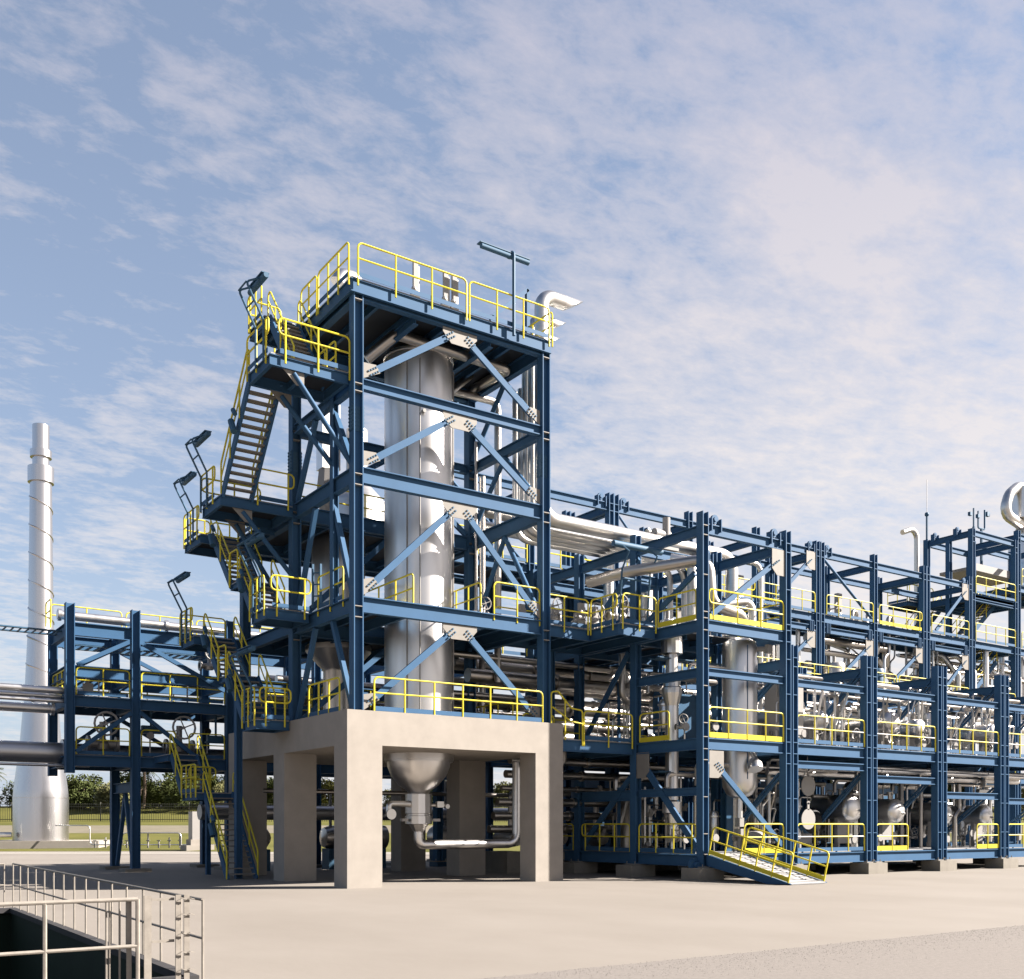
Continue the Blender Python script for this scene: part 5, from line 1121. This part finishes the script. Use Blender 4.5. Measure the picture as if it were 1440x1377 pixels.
# back row: vertical white pipes between the 9.6 and 13.8 decks and equipment above
for mi, (x0, x1, mn) in enumerate(((32.6, 46.6, 'three-bay back module'), (47.6, 56.4, 'two-bay back module'), (57.4, 71.5, 'rightmost frames'))):
    n = int((x1-x0)/.62)
    for i in range(n):
        x = x0 + (i+.5)*(x1-x0)/n + rr.uniform(-.2, .2); y = rr.choice([38.95, 39.3, 39.9, 40.6]); r = rr.choice([.05, .07, .07, .10, .13, .18]); kd = rr.random()
        zt = 13.6; zb_ = 9.4 if kd < .5 else 5.6
        pts = [(x, y, zb_), (x, y, zt)] if kd < .45 else [(x, y, zb_), (x, y, 12.6-rr.uniform(0, 1)), (x-.8, y+.6, 12.9), (x-1.4, y+1.6, 12.9)] if kd < .7 else [(x, y, zb_), (x, y, 12.0), (x+.45, y, 12.3), (x+.45, y, zt)]
        ptube('drop_pipe', f'bright vertical pipe between the decks of the {mn}, {nth(i)} from the left', pts, r, rr.choice([WPIPE, STEEL, PIPE]), .35, 10, grp='vertical pipes in the back row')
    for i in range(6):
        y = 39.2+rr.uniform(0, 2.4); z = 12.7 - i*.32 - (i % 2)*.5; ptube('long_pipe', f'long sideways pipe under the upper deck of the {mn}, {nth(i)} from the top', [(x0-.1, y, z), (x1-rr.uniform(0, 3), y, z), (x1-rr.uniform(0, 1), y+.6, z-1.5)], rr.choice([.12, .16, .24]), PIPE, .4, 10, grp='long pipes in the back row')
    for i in range(4):
        y = 39.0+rr.uniform(0, 2.4); z = 8.9 - i*.4; ptube('long_pipe', f'lower sideways pipe of the {mn} at walkway height, {nth(i)} from the top', [(x0+.5, y, z), (x1-rr.uniform(0, 3), y, z)], rr.choice([.12, .18, .26]), STEEL, .4, 10, grp='long pipes in the back row')
    if mi < 2:
        m_ = int((x1-x0)/1.15)
        for i in range(m_):
            x = x0+.6+i*1.13; h = rr.uniform(.9, 1.5)
            if i % 3 == 1: wvalve((x, 39.6, 13.85), f'valve behind the upper rail of the {mn}, {nth(i//3)} from the left', 1.15, rr.uniform(-.5, .5))
            elif (mi, i) in ((0, 4),): valve_box('insulated_box', f'big white insulated box on the {mn}, {nth(i)} place from the left', (x, 39.8, 13.8), 2.2, .36, 'white insulated boxes on the back row')
            elif i % 3 == 2: valve_box('insulated_box', f'white insulated box standing on the {mn}, {nth(i)} place from the left', (x, 39.9, 13.8), h, .2, 'white insulated boxes on the back row')
            else: ptube('hairpin_pipe', f'bent pipe bow on the deck of the {mn}, {nth(i)} place from the left', [(x-.4, 39.5, 13.8), (x-.4, 39.5, 14.6), (x+.3, 39.7, 14.6), (x+.3, 39.7, 13.8)], .13, PIPE, .3, 10, grp='pipe bows on the back row deck')
# equipment above the 9.6 deck at the corner and on the walkways
for i, (x, y, z, s) in enumerate([(26.2, 31.2, 9.6, 1.1), (24.2, 32.6, 9.6, .95), (28.7, 32.6, 9.6, 1.1), (30.0, 31.2, 9.6, .9), (24.6, 33.8, 9.6, 1.0), (21.3, 33.2, 9.45, .9), (26.7, 33.2, 9.6, 1.2)]): wvalve((x, y, z+.35), f'white handwheel valve on the walkway level between tower and corner module, {nth(i)} of seven', s, rr.uniform(-.4, .4))
o = thing('actuator', 'white motor actuator on top of the bright pipes near the corner module', 'actuator', (29.3, 32.0, 13.4)); part('motor', MB().cyl((28.9, 32, 13.9), (29.7, 32, 13.9), .22, 12).cyl((29.5, 31.9, 13.6), (29.5, 31.9, 14.6), .16, 10), WHITE, o); part('gearbox', MB().box((29.2, 31.8, 13.3), (30.1, 32.1, 13.6)), WHITE, o)
for i in range(9):
    x = 23.4 + rr.uniform(0, 3.4); y = 32.2+rr.uniform(0, 2.2); valve_box('control_box', f'grey control valve on the walkway bridge, {nth(i)} of nine', (x, y, 9.6), rr.uniform(.4, .9), .12, 'control valves on the walkway bridge')
for i in range(10):
    x = 23.4+.05*i; y = 35.0+i*.38; z = 8.7 - (i % 5)*.72; flanged('interior_pipe', f'long polished pipe between tower and modules, {nth(i)} from the front', (20.5+rr.uniform(0, 2), y, z), (32+rr.uniform(0, 1.5), y, z), rr.choice([.13, .18, .24, .28]), PIPE, (.4, .7), grp='long pipes between tower and modules')
for i in range(6): flanged('interior_pipe', f'pipe in the shade below the walkway bridge, {nth(i)} from the top', (23.3, 34.2+i*.3, 4.6-i*.55), (31.0, 34.2+i*.3, 4.6-i*.55), rr.choice([.1, .16, .2]), PIPE, (.5,), grp='pipes below the walkway bridge')
ptube('elbow_pipe', 'thick pipe elbow hanging just right of the concrete table', [(23.2, 33.0, 4.4), (25.0, 33.0, 4.4), (25.0, 33.0, 4.9)], .17, PIPE, .35, 12)
ptube('header_line', 'thick dark pipe crossing behind the concrete legs at waist height', [(10.8+3, 43.0, 2.55), (32, 43.0, 2.55)], .32, DPIPE, .3, 18)
ptube('header_line', 'slim polished pipe crossing behind the concrete legs above the thick dark one', [(15, 39, 3.35), (24.8, 37.5, 3.3), (27, 37.5, 3.3)], .09, PIPE, .3, 10)
for i in range(7):
    x = 16.8+i*1.9; o = thing('floor_equipment', f'shaded machine on the ground behind the concrete legs, {nth(i)} from the left', 'machine', (x, 44.5, 0), 'machines behind the concrete legs')
    part('drum', MB().lathe([(0, -.7), (.45, -.6), (.55, -.3), (.55, .6), (0, .8)], (x, 44.5, 1.45), rr.choice(['x', 'y']), 16), PIPE, o); part('stand', MB().box((x-.5, 44.1, 0), (x+.5, 44.9, .95)), BLUE2, o); part('riser', MB().tube([(x+.2, 44.5, 1.9), (x+.2, 44.5, 4.2)], .09, 8).tube([(x-.3, 44.4, 1.9), (x-.3, 44.4, 3.6), (x-.9, 44.4, 3.6)], .07, 8, .2), WHITE, o)

# ---- more small-bore work and long runs that fill the low and back modules
trm = ['front', 'middle', 'rear']
for k in range(5):
    a, b = BX[k]; bay = 'corner module' if k == 0 else f'{bayw[k-1]} low module'
    for lev, z0 in (('lower', .96), ('upper', 5.25)):
        zt = z0 + (3.15 if lev == 'lower' else 3.3)
        t = thing('cable_tray', f'navy cable tray under the {lev} ceiling of the {bay}', 'cable tray', (a+.3, 30.6, zt), 'cable trays inside the low modules')
        part('side_rail', MB().bar((a+.3, 30.4, zt), (b-.3, 30.4, zt), .03, .12), BLUE2, t); part('side_rail', MB().bar((a+.3, 30.9, zt), (b-.3, 30.9, zt), .03, .12), BLUE2, t); part('tray_bottom', MB().box((a+.32, 30.42, zt-.05), (b-.32, 30.88, zt-.03)), BLUE2, t)
        for i in range(6 if k else 3):
            x = a+.4+i*(b-a-.8)/6+rr.uniform(0, .3); y = (rr.choice([28.5, 29.0, 29.6]) if lev == 'upper' else rr.uniform(30.3, 31.2)) if k else rr.uniform(32.5, 34.5); h = rr.uniform(1.6, 3.2); r0 = rr.choice([.03, .04, .055])
            ptube('instrument_line', f'slender tubing bow, {nth(i)} from left, {lev} floor of the {bay}', [(x, y, z0), (x, y, z0+h), (x+rr.uniform(.3, .9), y, z0+h), (x+rr.uniform(.2, .9), y+.3, z0+h*rr.uniform(.3, .7))], r0, rr.choice([STEEL, WPIPE, PIPE]), .12, 7, grp='slender tubing inside the low modules')
        for i in range(2):
            x = a+1.1+i*2.0+rr.uniform(0, .5); y = rr.uniform(30.2, 31.0); r0 = rr.uniform(.13, .24); z = z0+rr.uniform(.3, .6); H = rr.uniform(1.3, 2.2)
            v = thing('filter_pot', f'slim steel filter pot, {["left", "right"][i]} one on the {lev} floor of the {bay}', 'vessel', (x, y, z0), 'filter pots inside the low modules')
            part('shell', MB().lathe([(0, z), (r0*.6, z+.03), (r0, z+.14), (r0, z+H-.14), (r0*.6, z+H-.02), (0, z+H)], (x, y, 0), 'z', 20), STEEL, v); part('flange', MB().lathe([(r0, 0), (r0*1.35, 0), (r0*1.35, .07), (r0, .07)], (x, y, z+H*.78), 'z', 18), STEEL, v)
            for q in (-1, 1): part('leg', MB().box((x+q*r0*.8-.02, y-.02, z0), (x+q*r0*.8+.02, y+.02, z+.3)), BLUE2, v)
            part('top_pipe', MB().tube([(x, y, z+H-.02), (x, y, z+H+.4), (x+.5, y, z+H+.4)], .045, 8, .12), PIPE, v)
for i, (y, z, r0, w_) in enumerate([(28.3, 4.35, .07, 'nearest'), (28.7, 4.5, .10, 'second'), (29.3, 4.2, .13, 'third'), (29.9, 4.45, .09, 'fourth')]):
    flanged('ceiling_pipe', f'{w_} long pipe slung under the lower ceiling right across the low modules', (32.6, y, z), (51, y, z), r0, STEEL, (.12, .33, .55, .8), grp='ceiling pipes of the low modules')
for i, (y, z, r0) in enumerate([(36.9, 8.5, .2), (37.3, 7.9, .14), (36.4, 7.6, .24), (36.9, 6.9, .16), (35.6, 8.2, .12), (36.1, 6.4, .12)]):
    flanged('corridor_pipe', f'long pipe in the corridor between low modules and back row, {nth(i)} of six', (32.8, y, z), (56, y, z), r0, PIPE, (.1, .3, .52, .7), grp='pipes in the corridor before the back row')
# instruments on the tower levels
for i, (x, y, z) in enumerate([(16.0, 37.3, 13.5), (16.9, 36.8, 13.5), (20.6, 36.6, 13.5), (21.6, 37.2, 13.5)]): gauge((x, y, z), f'small dial on the upper back deck of the tower, {nth(i)} from the left', .8, 'dials on the tower decks')
o = thing('ladder_rack', 'navy ladder-like frame hanging beside the middle stair platform', 'rack', (14.7, 33.6, 9.5)); part('frame', MB().bar((14.75, 33.7, 9.5), (14.75, 33.7, 11.0), .07, .07, (1, 0, 0)).bar((14.95, 33.5, 9.5), (14.95, 33.5, 11.0), .07, .07, (1, 0, 0)), BLUE2, o)
for z in (9.9, 10.3, 10.7): part('rung', MB().bar((14.75, 33.7, z), (14.95, 33.5, z), .04, .04), BLUE2, o)
